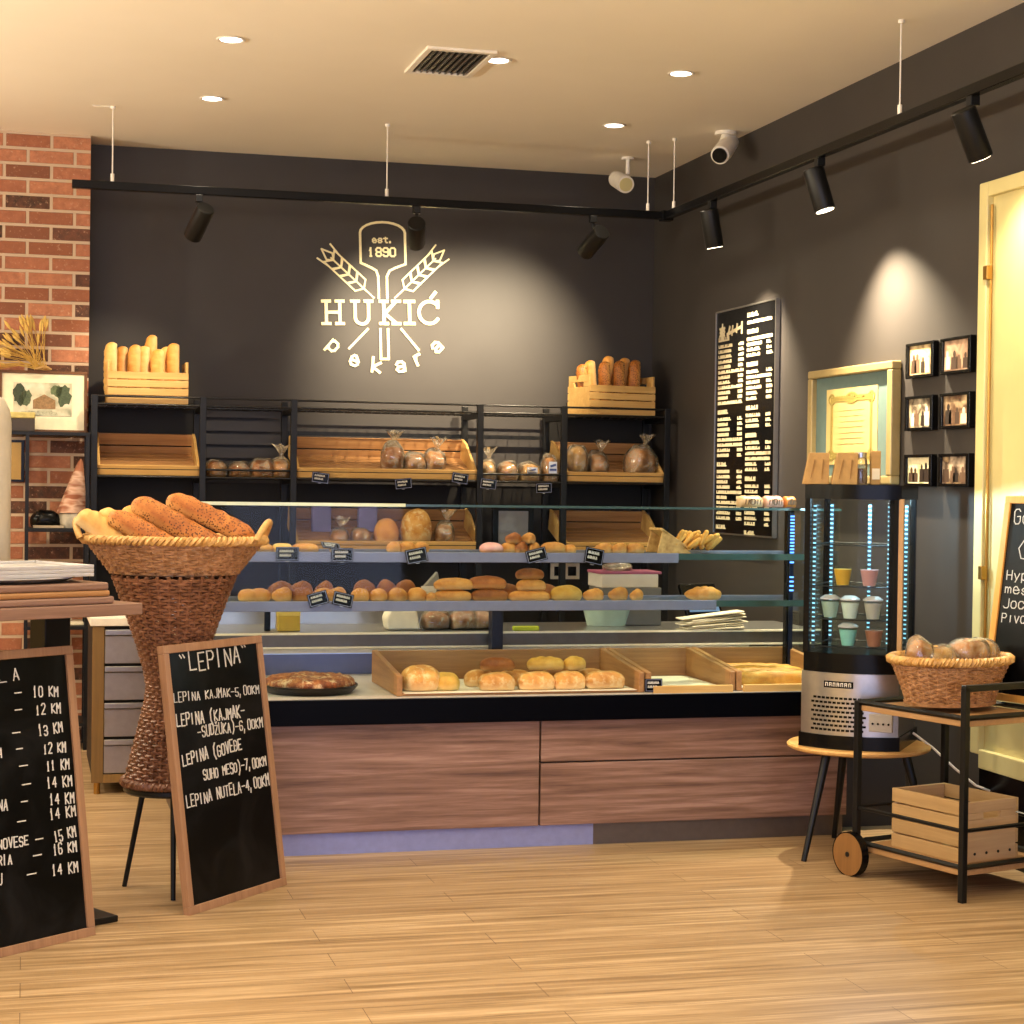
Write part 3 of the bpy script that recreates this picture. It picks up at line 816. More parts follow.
# upper shelf, second bay: loaves straight on the wire
for i, (x, w, h, m) in enumerate(((.955, .12, .095, 'golden'), (1.075, .125, .09, 'brown'), (1.19, .14, .11, 'brown'), (1.285, .11, .115, 'golden'))):
    bagged((x, 9.56, 1.368), w, .2, h, 'bagged round loaf on the wire shelf, %s from the left' % ordn[i], m, 0, i == 3, i+50, group='loaves in the narrow second bay')
up_ = [(1.885, .13, .15, 'brown', 'dark bagged loaf, leftmost in the wide upper tray'), (2.0, .13, .10, 'bagged', 'bagged sliced loaf in the middle of the upper tray group'), (2.105, .12, .12, 'bagged', 'bagged loaf rightmost in the wide upper tray')]
for i, (x, w, h, m, lb) in enumerate(up_):
    bagged((x, 9.56, 1.372+slope_z(9.56)-.005), w, .16, h, lb, m, .2*(i-1), i != 1, i+60, radians(14))
lo_ = [(1.60, .10, .075, 'bagged', 'small bagged roll under blue-white paper, lower wide tray'), (1.715, .11, .085, 'bagged', 'second bagged roll from left in lower wide tray'),
       (1.85, .13, .13, 'golden', 'round loaf in the middle of the lower wide tray'), (2.01, .17, .18, 'floury', 'largest floury round loaf in the lower wide tray'), (2.165, .11, .12, 'bagged', 'bagged loaf rightmost in the lower wide tray')]
for i, (x, w, h, m, lb) in enumerate(lo_):
    z = .992+slope_z(9.54)-.004
    if i in (2, 3):
        o = bread(70+i, w, .17, h, 2.1, lump=.07).build('round_loaf', M[m], None, 60); o.location = (x, 9.54, z); o.rotation_euler = (radians(14), 0, 0)
        tag(o, lb, 'bread', 'loaves in the lower wide tray')
    else: bagged((x, 9.54, z), w, .13, h, lb, m, 0, i != 1, 70+i, radians(14), i == 9)
for i, x in enumerate((1.53, 1.78)):
    r = thing('blue_bag', 'pale violet paper bag standing in the lower tray, %s' % ('left one' if i == 0 else 'right one'), 'paper bag', (x, 9.70, .992+slope_z(9.70)), 0, 'violet bags in the lower tray')
    MB().prism([(-.05, -.02), (.05, -.02), (.052, .02), (-.052, .02)], 0, .13).build('bag_body', plain('violet_paper', '#7d76a6', .5, nz=.2), r, bevel=.004)
    MB().box(-.046, .046, -.004, .004, .13, .15).build('bag_fold', plain('violet_paper_dark', '#514a78', .5), r)
s4 = [(2.40, .09, .12, 'pale', False, 'small pale bagged bun, leftmost on the narrow wire shelf'), (2.51, .12, .115, 'golden', False, 'bagged round bun second on the narrow wire shelf'),
      (2.63, .13, .105, 'pale', True, 'bagged bread with blue-white label on narrow wire shelf'), (2.745, .10, .15, 'bagged', True, 'taller bagged loaf with label beside the corner tray')]
for i, (x, w, h, m, lab, lb) in enumerate(s4):
    bagged((x, 9.54, 1.37), w, .16, h, lb, m, 0, i == 0, 80+i, 0, lab)
s5 = [(2.90, .13, .16, 'pale', 'pale bagged bread, leftmost in the corner tray'), (3.02, .12, .12, 'bagged', 'bagged bread second in the corner tray'), (3.265, .19, .16, 'bagged', 'big bagged loaf at the right end of the corner tray')]
for i, (x, w, h, m, lb) in enumerate(s5):
    bagged((x, 9.56, 1.372+slope_z(9.56)-.004), w, .17, h, lb, m, .1*i, i != 0, 90+i, radians(14), False)


def price_tag(loc, w, h, label, roll=0., yaw=0., tilt=-.2, group='black price tags', seed=0, curl=True):
    r = thing('price_tag', label, 'price tag', loc, 0, group)
    r.rotation_euler = (tilt, roll, yaw)
    MB().box(-w/2, w/2, -.0015, .0015, -h/2, h/2).build('card', M['black_satin'], r, bevel=.001)
    mb = MB()
    fr = [[(-w/2+.004, -h/2+.004), (w/2-.004, -h/2+.004), (w/2-.004, h/2-.004), (-w/2+.004, h/2-.004), (-w/2+.004, -h/2+.004)]]
    mb.strokes(fr, .002, -.0027, -.0012).build('card_border', M['rail'], r)
    rn = random.Random(seed); L = []
    for q in range(2):
        x = -w*.34
        z = h*.12 - q*h*.3
        while x < w*.25 - q*w*.1:
            L.append([(x, z), (x+w*.03, z+h*.16), (x+w*.06, z)]); x += w*rn.uniform(.07, .1)
    MB().strokes(L, .0021, -.0030, -.0012).build('card_writing', M['chalk'], r)
    MB().box(-.006, .006, .001, .014, -h/2-.002, -h/2+.012).build('clip', M['steel'], r)
    return r
rt = [(1.471, 1.36, 'left tag on the wide upper tray'), (1.907, 1.335, 'middle tag on the wide upper tray'), (2.21, 1.367, 'right tag on the wide upper tray'), (2.364, 1.34, 'tag at the left of the narrow wire shelf'), (2.669, 1.322, 'tag at the right of the narrow wire shelf')]
for i, (x, z, lb) in enumerate(rt):
    price_tag((x*1.006, 9.425, z+.012), .09, .055, 'small black price tag, ' + lb, [.12, -.1, .15, .1, -.05][i], 0, 0, 'price tags on the rack', i)

r = thing('screen', 'grey screen with dark frame on the lower rack shelf', 'screen', (2.565, 9.60, .992))
MB().box(-.115, .115, 0, .03, 0, .24).build('casing', M['black_satin'], r, bevel=.004)
MB().box(-.083, .083, -.002, .001, .03, .215).build('screen_glass', plain('grey_screen', '#77777c', .3), r)
r = thing('double_socket', 'white double socket with two dark inserts on the black rack backing', 'socket', (2.925, 9.822, .87))
MB().box(-.085, .085, -.012, 0, -.045, .045).build('plate', M['white'], r, bevel=.003)
for s_ in (-1, 1): MB().box(s_*.04-.024, s_*.04+.024, -.016, -.010, -.026, .026).build('insert', M['black_satin'], r, bevel=.002)

# ------------------------------------------------------------------ the glass counter
X0, X1 = .587, 3.11
ctr = thing('display_counter', 'long glass bakery display counter with walnut front and black band', 'display counter', (0, 0, 0))
MB().box(X0+.02, 2.08, 6.56, 7.5, 0, .078).build('plinth', M['steel_reflection'], ctr)  # left part carries the window's blue reflection as its colour
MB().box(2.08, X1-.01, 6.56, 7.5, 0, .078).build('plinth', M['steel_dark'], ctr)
MB().box(X0, 1.861, 6.545, 6.575, .08, .474).build('front_panel', M['walnut'], ctr, bevel=.002)
MB().box(1.868, X1, 6.545, 6.575, .08, .312).build('front_panel', M['walnut'], ctr, bevel=.002)
MB().box(1.868, X1, 6.545, 6.575, .318, .474).build('front_panel', M['walnut'], ctr, bevel=.002)
MB().box(X0+.01, X1-.01, 6.577, 7.5, .08, .55).build('cabinet_body', M['black_board'], ctr)
MB().box(X0-.005, X1+.005, 6.50, 6.575, .476, .568).build('black_band', plain('black_glass_band', '#030409', .3, 0, .06), ctr, bevel=.003)
MB().box(X0, X1, 6.515, 7.36, .551, .57).build('deck', plain('pale_deck', '#c9c0b4', .3), ctr)
MB().box(X0, 2.05, 7.36, 7.39, .55, .685).build('rear_panel', plain('rear_steel_reflection', '#6f77a2', .45, .25), ctr)  # same blue reflection coloured into the left rear steel
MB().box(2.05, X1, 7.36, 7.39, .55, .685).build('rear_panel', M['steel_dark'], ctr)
MB().box(X0-.1, X1+.22, 7.30, 7.80, .684, .742).build('worktop', M['steel'], ctr, bevel=.004)
MB().box(X0-.1, X1+.22, 7.292, 7.30, .684, .742).build('worktop_edge', M['steel_dark'], ctr)
MB().box(X0-.1, X1+.22, 7.288, 7.30, .736, .744).build('worktop_edge_strip', M['paper'], ctr)
MB().box(X0-.1, X1+.22, 7.288, 7.30, .680, .688).build('worktop_edge_strip', M['paper'], ctr)
MB().box(X0, X1, 7.4, 7.80, 0, .684).build('staff_cabinet', M['steel_dark'], ctr)
MB().box(X0, 1.86, 7.785, 7.80, .742, .86).build('upstand', M['steel'], ctr)
MB().box(1.835, 1.882, 7.18, 7.24, .57, .92).build('centre_post', plain('navy_post', '#15172a', .35), ctr, bevel=.003)
for nm, z, xe in (('upper_shelf', 1.088, 2.46), ('lower_shelf', .905, 2.62)):
    s_ = MB().box(X0+.02, X1-.06, 6.72, 7.02, z-.008, z).build(nm, M['clear'], ctr)
    MB().box(X0+.02, xe, 6.708, 6.72, z-.034, z+.004).build('shelf_rail', M['rail'], s_, bevel=.002)
    MB().box(xe, X1-.06, 6.712, 6.72, z-.022, z+.002).build('shelf_edge', M['glass_edge'], s_)
    MB().box(X0+.02, X1-.06, 7.02, 7.03, z-.02, z+.004).build('shelf_back_rail', M['rail'], s_)
MB().box(X0+.01, X1-.02, 6.60, 6.606, .57, 1.262).build('front_glass', M['clear'], ctr)
tg = MB().box(X0, X1-.02, 6.595, 7.05, 1.264, 1.272).build('top_glass', M['clear'], ctr)
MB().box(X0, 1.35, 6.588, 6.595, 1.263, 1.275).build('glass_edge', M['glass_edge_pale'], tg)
MB().box(1.35, X1-.02, 6.59, 6.595, 1.264, 1.273).build('glass_edge', M['glass_edge'], tg)
for x in (X0+.012, X1-.03): MB().box(x, x+.006, 6.606, 7.04, .57, 1.262).build('end_glass', M['clear'], ctr)
mb = MB()
for zz in (1.235, 1.215): mb.cyl((X0+.03, 6.58, zz), (X0+.03, 6.62, zz), .012, 14)
mb.cbox((X0+.03, 6.6, 1.25), (.03, .03, .016)).build('glass_clip', M['steel'], ctr, 40)
for x in (X0+.03, X1-.075):
    MB().box(x, x+.03, 6.985, 7.02, .57, 1.262).build('shelf_post', M['black_satin'], ctr, bevel=.003)
mb = MB()
for q in range(15): mb.cbox((X1-.058, 6.975, 1.235-q*.0135), (.016, .006, .006))
for q in range(4): mb.cbox((X1-.058, 6.975, .985-q*.018), (.016, .006, .006))
MB.build(mb, 'led_strip', M['led_blue'], ctr)
mb = MB().box(X1-.066, X1-.05, 6.978, 6.986, .6, 1.25); mb.build('led_channel', plain('blue_channel', '#111a33', .3), ctr)

MB().box(X1+.005, XR-.01, 6.70, 6.72, 0, .55).build('shade_panel', M['charcoal'], ctr)  # dark panel added to stand in for the shade in this corner
for nm, y, z in (('added_case_light', 7.33, .672),):  # glowing strip added under the worktop to brighten the case inside
    t_ = MB().box(X0+.05, X1-.1, y-.012, y+.012, z-.012, z+.004).build(nm, M['white'], ctr)
    MB().box(X0+.06, X1-.11, y-.009, y+.009, z-.016, z-.012).build('fill_diffuser', glow('added_case_glow', '#b9ccff', .3), t_)
# counter trays on the deck
DZ = .571
def deck_tray(x0, x1, label, lip):
    r = thing('counter_tray', label, 'tray', ((x0+x1)/2, 6.55, DZ), 0, 'wooden trays on the counter deck'); hw = (x1-x0)/2
    MB().box(-hw+.016, hw-.016, .01, .49, 0, .008).build('base_board', M['tray_wood'], r)
    for s_ in (-1, 1):
        xa = s_*hw - (.022 if s_ > 0 else 0)
        MB().prism([(0, 0), (.50, 0), (.50, .125), (0, .075)], xa, xa+.022, Matrix(((0, 0, 1, 0), (1, 0, 0, 0), (0, 1, 0, 0), (0, 0, 0, 1)))).build('side_board', M['tray_wood_y'], r, bevel=.003)
    MB().box(-hw+.022, hw-.022, .485, .5, 0, .122).build('back_board', M['tray_wood'], r, bevel=.002)
    if lip: MB().box(-hw+.02, hw-.02, -.03, -.012, -.003, .026).build('front_lip', M['crate_wood'], r, bevel=.002)
    MB().box(-hw+.03, hw-.03, .0 if not lip else .02, .46, .009, .0105).build('paper_liner', M['paper'], r)
deck_tray(1.318, 2.272, 'wooden counter tray holding round loaf and pale rolls', False)
deck_tray(2.278, 2.64, 'empty paper-lined wooden counter tray in the middle', True)
deck_tray(2.645, 3.075, 'wooden counter tray of long yellow loaves at the right end', True)
ZT = DZ+.011
o = bread(101, .155, .17, .095, 2.1, lump=.12).build('round_loaf', M['floury'], None, 60); o.location = (1.43, 6.66, ZT); tag(o, 'big floury round loaf at the left of the counter tray', 'bread')
o = bread(102, .11, .1, .068, 2.1, lump=.06).build('round_loaf', M['yellow_bread'], None, 60); o.location = (1.52, 6.64, ZT); tag(o, 'small yellow round loaf right of the big floury loaf', 'bread')
row = [(1.712, .142, 'golden'), (1.865, .147, 'pale'), (1.994, .13, 'golden'), (2.135, .165, 'pale')]
for i, (x, w, m) in enumerate(row):
    o = bread(110+i, w, .1, .066, 3., lump=.06).build('soft_roll', M['floury'], None, 60); o.location = (x, 6.62, ZT); o.rotation_euler[2] = .06*(i-1.5)
    tag(o, 'soft pale roll in front row of the counter tray, %s from left' % ordn[i], 'bread', 'soft rolls in the counter tray')
for i, (x, w) in enumerate(((1.68, .12), (1.82, .13), (1.98, .14), (2.12, .12))):
    o = bread(116+i, w, .1, .062, 3., lump=.06).build('soft_roll', M['floury'], None, 60); o.location = (x, 6.755, ZT)
    tag(o, 'soft pale roll in back row of the counter tray, %s from left' % ordn[i], 'bread', 'soft rolls in the counter tray')
for i, (x, w, rz) in enumerate(((1.735, .135, -.15), (1.925, .145, -.2), (2.04, .095, .5))):
    o = bread(122+i, w, .07, .05, 3., slashes=2 if i else 0, lump=.06).build('soft_roll', M['brown'] if i == 0 else M['yellow_bread'], None, 60); o.location = (x, 6.70, ZT+.064); o.rotation_euler[2] = rz
    tag(o, ['brown roll lying on top of the left pale rolls', 'yellow slashed roll lying on top of the middle pale rolls', 'short yellow roll lying on top, nearest the empty tray'][i], 'bread', 'rolls on top of the pile in the counter tray')
for i, (y, rz) in enumerate(((6.625, -.2), (6.72, -.26), (6.815, -.2), (6.905, -.24))):
    o = bread(130+i, .35, .066, .058, 5, slashes=3, twist=.8, lump=.07).build('long_loaf', M['golden' if i % 2 else 'stick'], None, 60); o.location = (2.862, y, ZT); o.rotation_euler[2] = rz
    tag(o, 'long yellow loaf in the right counter tray, %s from the front' % ordn[i], 'bread', 'long yellow loaves in the right tray')
r = thing('meat_pie', 'large round baked pie on a dark pan inside the counter', 'pie', (1.03, 6.75, DZ))
MB().lathe([(.0, .0), (.15, 0), (.172, .03), (.178, .03), (.176, .022), (.156, -.0), (0, .003)], 48).build('pan', plain('dark_pan', '#1d1714', .35, .5), r, 40)
mb = MB(); prof = [(0.001, .062), (.06, .064), (.11, .060), (.145, .058), (.165, .046), (.168, .03), (.15, .012), (0.001, .01)]
mb.lathe(prof, 56)
mb.v = [(x*(1+.03*noise.noise(Vector((x*30, y*30, z*30)))), y*(1+.03*noise.noise(Vector((x*25, y*25, 5)))), z+.009*noise.noise(Vector((x*45, y*45, 1)))) for x, y, z in mb.v]
mb.build('pie_crust', M['pie'], r, 60)
price_tag((2.30, 6.525, .60), .07, .05, 'black price tag on the counter tray divider', 0, 0, -.1, 'price tags in the counter', 30)

# shelves of the counter
zl, zu = .9055, 1.0885
ys = 6.84
def roll_row(rows):
    for (me, x, y, z, s, rz, name, lb, grp, cat) in rows:
        put(name, me, (x, y, z), (0, 0, rz), s if isinstance(s, tuple) else (s, s, s), lb, cat, grp)
rr = []
g1 = 'pastries at the left of the lower glass shelf'
for i, (x, s, me) in enumerate(((.80, .75, CROIS[0]), (.845, .8, CROIS[1]), (.935, .85, CROIS[0]), (1.005, .85, CROIS_B[0]), (1.085, .8, CROIS[1]), (1.14, .85, CROIS[0]))):
    rr.append((me, x, ys-.05, zl, (s, s, s*1.25), .6*(i % 3)-.5, 'croissant', 'small golden croissant on the lower glass shelf, %s from left' % ordn[i], g1, 'pastry'))
for i, (x, me) in enumerate(((.94, CROIS_B[1]), (1.02, CROIS_B[0]), (1.11, CROIS_B[1]))):
    rr.append((me, x, ys+.06, zl, (.9, .9, 1.4), .4*i, 'croissant', 'dark croissant in back row of lower glass shelf, %s from left' % ordn[i], 'dark croissants behind the golden ones', 'pastry'))
for i, (x, s) in enumerate(((1.221, .95), (1.292, .92), (1.365, 1.0), (1.44, 1.0))):
    rr.append((ROUND[i % 3], x, ys-.05, zl, (s, s, s*1.05), i, 'round_roll', 'golden round roll in front row of lower glass shelf, %s from left' % ordn[i], 'golden round rolls on the lower glass shelf', 'bread'))
rr.append((ROUND[1], 1.487, ys-.09, zl, (.6, .6, .7), 1, 'round_roll', 'smallest round roll in front of the wrapped paper', None, 'bread'))
for i, x in enumerate((1.25, 1.335, 1.41)):
    rr.append((ROUND_B[i % 2], x*1.005, ys+.05, zl, (1.15, 1.1, 1.55), i, 'round_roll', 'brown round roll behind the golden rolls, %s from left' % ordn[i], 'brown round rolls in the back row', 'bread'))
lr = [(LONG[0], 1.578, ys-.05, zl, (1.0, .9, .85), 0, 'lower left golden long roll under another on glass shelf'), (LONG[1], 1.582, ys-.05, zl+.042, (1.05, .9, .9), .05, 'golden long roll lying on top of the left pair'),
      (LONG_B[0], 1.722, ys-.055, zl, (.97, .9, .95), -.05, 'brown long roll lower in the second stacked pair'), (LONG_B[1], 1.715, ys-.045, zl+.045, (1.0, .95, 1.), -.12, 'brown long roll lying on top of the second pair'),
      (LONG[2], 1.88, ys-.055, zl, (1.12, .9, .8), 0, 'golden flat long roll at the bottom of the three-high pile'), (LONG[0], 1.888, ys-.05, zl+.038, (.8, .9, .9), .05, 'golden roll in the middle of the three-high pile'),
      (LONG_B[0], 1.885, ys-.04, zl+.082, (.76, .9, .85), 0, 'brown roll on top of the three-high pile'), (LONG_B[1], 1.81, ys+.06, zl, (.9, 1, 1.2), .2, 'brown roll behind the pile, to its left'), (LONG_B[0], 1.965, ys+.06, zl, (.8, 1, 1.2), -.2, 'brown roll behind the pile, to its right')]
for me, x, y, z, s, rz, lb in lr: rr.append((me, x, y, z, s, rz, 'long_roll', lb, 'long rolls stacked on the lower glass shelf', 'bread'))
rr.append((bread_mesh('round_bun', M['yellow_bread'], seed=140, L=.125, W=.11, H=.06, p=2.), 2.03, ys-.05, zl, 1., 0, 'round_bun', 'yellow dome-shaped round bun on the lower glass shelf', None, 'bread'))
for i, (x, s) in enumerate(((2.147, .85), (2.25, .95), (2.322, .8))):
    rr.append((CROIS[i % 2], x, ys-.05, zl, (s, s, s*1.1), .35+.3*i, 'croissant', 'golden croissant right of the yellow bun, %s from it' % ordn[i], 'croissants right of the yellow bun', 'pastry'))
rr.append((bread_mesh('large_croissant', M['golden'], seed=142, L=.16, W=.085, H=.056, p=2., bend=.6, seg=5, taper=.7), 2.60, ys-.05, zl, 1., 0, 'large_croissant', 'lone large croissant at the right end of the glass shelf', None, 'pastry'))
# upper glass shelf
for i, (x, w, m) in enumerate(((.842, .1, 'golden'), (.926, .075, 'pale'), (1.012, .1, 'golden'))):
    o = bread(150+i, w, .09, .032, 4., lump=.05).build('flat_bread', M[m], None, 60); o.location = (x, ys-.05, zu)
    tag(o, ['flat golden bread at the left end of upper glass shelf', 'pale flat bread second from left on upper glass shelf', 'flat golden bread beside the fallen black tag'][i], 'bread', 'flat breads on the upper glass shelf')
for i, x in enumerate((1.348, 1.40, 1.455)):
    rr.append((ROUND[i], x, ys-.05, zu, (.74, .9, .85), i, 'round_roll', 'small golden bun on the upper glass shelf, %s of three' % ordn[i], 'three small buns on the upper glass shelf', 'bread'))
o = bread(155, .092, .09, .04, 2.4).build('iced_bun', M['sugar'], None, 60); o.location = (1.728, ys-.05, zu); tag(o, 'pink iced bun on the upper glass shelf', 'pastry')
pile = [(1.80, 0, 0), (1.85, 0, .7), (1.90, 0, 1.4), (1.82, .036, .4), (1.88, .036, 1.9)]
for i, (x, dz, rz) in enumerate(pile):
    rr.append((CROIS_B[i % 2] if i % 2 else CROIS[i % 2], x, ys-.05, zu+dz, (.62, .8, .85), rz, 'mini_croissant', 'mini croissant in the small pile on the upper shelf, %s' % ['bottom left', 'bottom middle', 'bottom right', 'top left', 'top right'][i], 'pile of mini croissants', 'pastry'))
rr.append((LONG[1], 1.975, ys-.05, zu, (.68, .9, .85), 0, 'long_roll', 'short golden roll right of the mini croissant pile', None, 'bread'))
rr.append((ROUND[2], 2.042, ys-.05, zu, (.66, .8, .7), 0, 'round_roll', 'tiny round roll at the end of the croissant group', None, 'bread'))
for i, (x, rz) in enumerate(((2.185, .2), (2.25, .6), (2.31, -.2))):
    rr.append((CROIS[i % 2], x, ys-.05, zu, (.7, .8, .82), rz, 'croissant', 'golden croissant left of the stick basket, %s of three' % ordn[i], 'three croissants on the upper glass shelf', 'pastry'))
roll_row(rr)
# tipped basket of bread sticks
r = thing('stick_basket', 'small tan basket tipped on its side spilling bread sticks', 'basket', (2.47, 6.85, zu))
mb = MB(); vs = []
R = Matrix.Rotation(radians(-32), 4, 'Y')
mb.box(-.075, .075, -.07, .07, 0, .012, Matrix.Translation((0, 0, .05)) @ Matrix.Rotation(radians(33), 4, 'Y'))
mb.prism([(-.075, 0), (.07, 0), (-.05, .098)], -.07, -.062, Matrix.Rotation(radians(90), 4, 'X'))
mb.prism([(-.075, 0), (.07, 0), (-.05, .098)], .062, .07, Matrix.Rotation(radians(90), 4, 'X'))
mb.build('basket_body', M['wicker_honey'], r, bevel=.003)
rn = random.Random(11)
stm = [bread_mesh('bread_stick', M['stick'], seed=160+i, L=.1, W=.02, H=.019, p=6, nu=14, nv=10) for i in range(2)]
for i in range(22):
    lay = i // 8; a = rn.uniform(.5, 1.1); x = 2.515 + (i % 8)*.021 + rn.uniform(-.008, .008) - .01*lay; y = 6.80 + rn.uniform(-.03, .05)
    put('bread_stick', stm[i % 2], (x, y, zu+.034+lay*.012), (rn.uniform(-.3, .3), -a, rn.uniform(-.5, .5)), (.72, 1, 1), 'thin golden bread stick in the heap spilling from the small basket', 'bread stick', 'bread sticks spilling from the small basket')

tg_ = [(.927, 1.085, .09, .052, 0, 'first tag from the left on the upper shelf edge'), (1.129, 1.082, .085, .052, 0, 'second tag from the left on the upper shelf edge'), (1.407, 1.08, .085, .055, -.2, 'tilted third tag on the upper shelf edge'),
       (1.869, 1.083, .085, .05, -.25, 'tag under the mini croissants'), (2.097, 1.08, .08, .062, .2, 'tag nearest the stick basket'), (1.041, .92, .078, .05, -.28, 'left of a pair tilted together, lower shelf'), (1.133, .917, .08, .05, .22, 'right of a pair tilted together, lower shelf')]
for i, (x, z, w, h, roll, lb) in enumerate(tg_):
    price_tag((x*1.006, 6.69, z), w*.95, h, 'black chalk price tag, ' + lb, roll, 0, -.12, 'price tags on the glass shelves', 10+i)
price_tag((1.11, 6.80, 1.112), .075, .04, 'black price tag lying tilted on the upper glass shelf', .12, .2, -1.0, 'price tags on the glass shelves', 40)
r = thing('wrapped_sandwich', 'triangular grey paper wrap standing behind the small round rolls', 'wrap', (1.505, 6.90, zl))
MB().prism([(-.06, 0), (.06, 0), (.035, .105)], -.02, .02, Matrix.Rotation(radians(90), 4, 'X')).build('paper_wrap', plain('grey_wrap', '#8d8578', .5, nz=.2), r, bevel=.004)
MB().box(-.03, .03, -.022, -.019, .02, .05).build('wrap_label', M['paper'], r)
# things on the worktop behind the glass
r = thing('yellow_box', 'small yellow box on the steel worktop at the left', 'box', (1.04, 7.42, .743)); MB().box(-.045, .045, -.03, .03, 0, .062).build('box_body', plain('yellow_card', '#c2a23a', .5), r, bevel=.003); MB().box(-.046, .046, -.031, .031, .062, .082).build('box_lid', plain('yellow_card_pale', '#d6bd62', .5), r, bevel=.002)
r = thing('hand_tool', 'dark handled scraper on the steel worktop beside yellow box', 'scraper', (.955, 7.42, .743)); MB().box(-.012, .012, -.012, .012, 0, .1).build('handle', M['black_satin'], r, bevel=.003); MB().box(.012, .032, -.004, .004, .01, .1).build('blade', M['steel'], r)
r = thing('paper_sheets', 'white folded paper lying on the worktop, left of dark bags', 'paper', (1.52, 7.45, .743)); MB().prism([(-.07, 0), (.065, 0), (.05, .085), (-.06, .09), (-.08, .05)], -.05, .05, Matrix.Rotation(radians(90), 4, 'X')).build('sheet', M['paper'], r, bevel=.01)
for i, (x, w) in enumerate(((1.66, .13), (1.78, .14), (1.86, .1))):
    bagged((x, 7.46, .743), w, .12, .085, ['left', 'middle', 'right'][i] + ' of three dark bagged loaves on the steel worktop', 'brown', .1, False, 170+i, group='dark bagged loaves on the worktop')
r = thing('plastic_ruler', 'yellow-green plastic strip lying on the worktop edge', 'strip', (2.02, 7.35, .743)); MB().box(-.055, .055, -.03, .0, 0, .02).build('strip_body', plain('lime_plastic', '#b9c832', .4), r, bevel=.004)
r = thing('plastic_tub', 'pale green plastic tub on the worktop', 'tub', (2.46, 7.6, .743)); MB().lathe([(.09, 0), (.118, .11), (.124, .115), (.112, .11), (.086, .006), (0, .006)], 36, 1, .7).build('tub_body', plain('pale_green_plastic', '#b9cfbd', .4), r, 40)
MB().lathe([(.124, .112), (.128, .118), (.124, .124), (.0, .124)], 36, 1, .7).build('tub_lid', M['white'], r, 40)
for i in range(7):
    o = MB().box(-.14+.01*(i % 3), .14-.012*(i % 2), -.045, .05, 0, .006).build('paper_bag', M['paper'], None, bevel=.002); o.location = (2.835+.01*(i % 3), 7.33+.006*(i % 2), .745+i*.0095); o.rotation_euler = (0, -.05-.012*i, .06*(i % 3)-.05)
    tag(o, 'flat cream paper bag in the pile on worktop, %s from the bottom' % ordn[i], 'paper bag', 'flat cream paper bags on the worktop')
r = thing('card_terminal', 'dark till terminal with a blue screen behind the counter', 'till', (2.90, 7.60, .743)); r.rotation_euler = (0, 0, .25)
MB().box(-.07, .07, -.05, .06, 0, .03).build('stand_foot', M['black_satin'], r, bevel=.004); MB().box(-.02, .05, .0, .03, .03, .12).build('stand_neck', M['black_satin'], r)
RR = Matrix.Translation((0, 0, .10)) @ Matrix.Rotation(radians(-28), 4, 'X')
MB().box(-.095, .095, 0, .02, -.06, .09, RR).build('terminal_case', M['black_satin'], r, bevel=.004); MB().box(-.08, .08, -.002, .001, -.048, .045, RR).build('terminal_screen', glow('till_screen', '#4f6d96', .35), r)
bx = [(2.56, .165, .27, '#5a5652', 'grey carton at the bottom of the stack behind counter'), (2.55, .058, .26, '#b9b2a8', 'white carton in the middle of the stack behind counter'), (2.555, .012, .28, '#8c4560', 'thin maroon folder lying on the carton stack')]
zc = .743
for i, (x, h, w, c, lb) in enumerate(bx):
    y_ = 7.66
    o = MB().box(-w/2, w/2, -.1, .1, 0, h).build('carton' if i < 2 else 'folder', plain('carton_%d' % i, c, .6), None, bevel=.003); o.location = (x, y_-.0, zc); tag(o, lb, 'carton' if i < 2 else 'folder', 'stack of cartons behind the counter'); zc += h+.0005
o = bread(180, .13, .12, .035, 3, lump=.3).build('crumpled_bag', M['bag'], None, 40); o.location = (2.52, 7.65, zc); tag(o, 'crumpled clear bag lying on top of the maroon folder', 'plastic bag')
r = thing('clear_container', 'stacked clear plastic food boxes at the right end of counter', 'container', (2.985, 7.16, DZ+.012))
for i, z in enumerate((0, .05)):
    MB().box(-.085, .085, -.06, .06, z, z+.046).build('box', M['bag'], r, bevel=.006); MB().box(-.09, .09, -.065, .065, z+.046, z+.05).build('lid', M['clear'], r)
tpl = [(2.80, 'sandwich_pack', 'printed cream bread package on the glass top, left one'), (2.897, 'sandwich_pack', 'printed pinkish bread package on the glass top, middle one'), (2.968, 'sandwich_pack', 'small orange packet on the glass top nearest the cooler')]
for i, (x, nm, lb) in enumerate(tpl):
    w = (.105, .085, .05)[i]
    r = thing(nm, lb, 'packet', (x*1.005, 6.86, 1.273), 0, 'packets on top of the glass counter')
    o = bread(185+i, w, .07, .046, 8, lump=.05).build('packet_body', plain('packet_%d' % i, ('#bfa67e', '#c39a86', '#bb7a3c')[i], .4, nz=.2), r, 50)
    L = [[(-w*.3 + q*w*.12, .012), (-w*.27+q*w*.12, .03)] for q in range(6)] + [[(w*.12*cos(k*pi/5), .022+.012*sin(k*pi/5)) for k in range(11)]]
    MB().strokes(L, .0035, -.0365, -.033).build('packet_print', plain('packet_print', '#6d5638', .6), r)

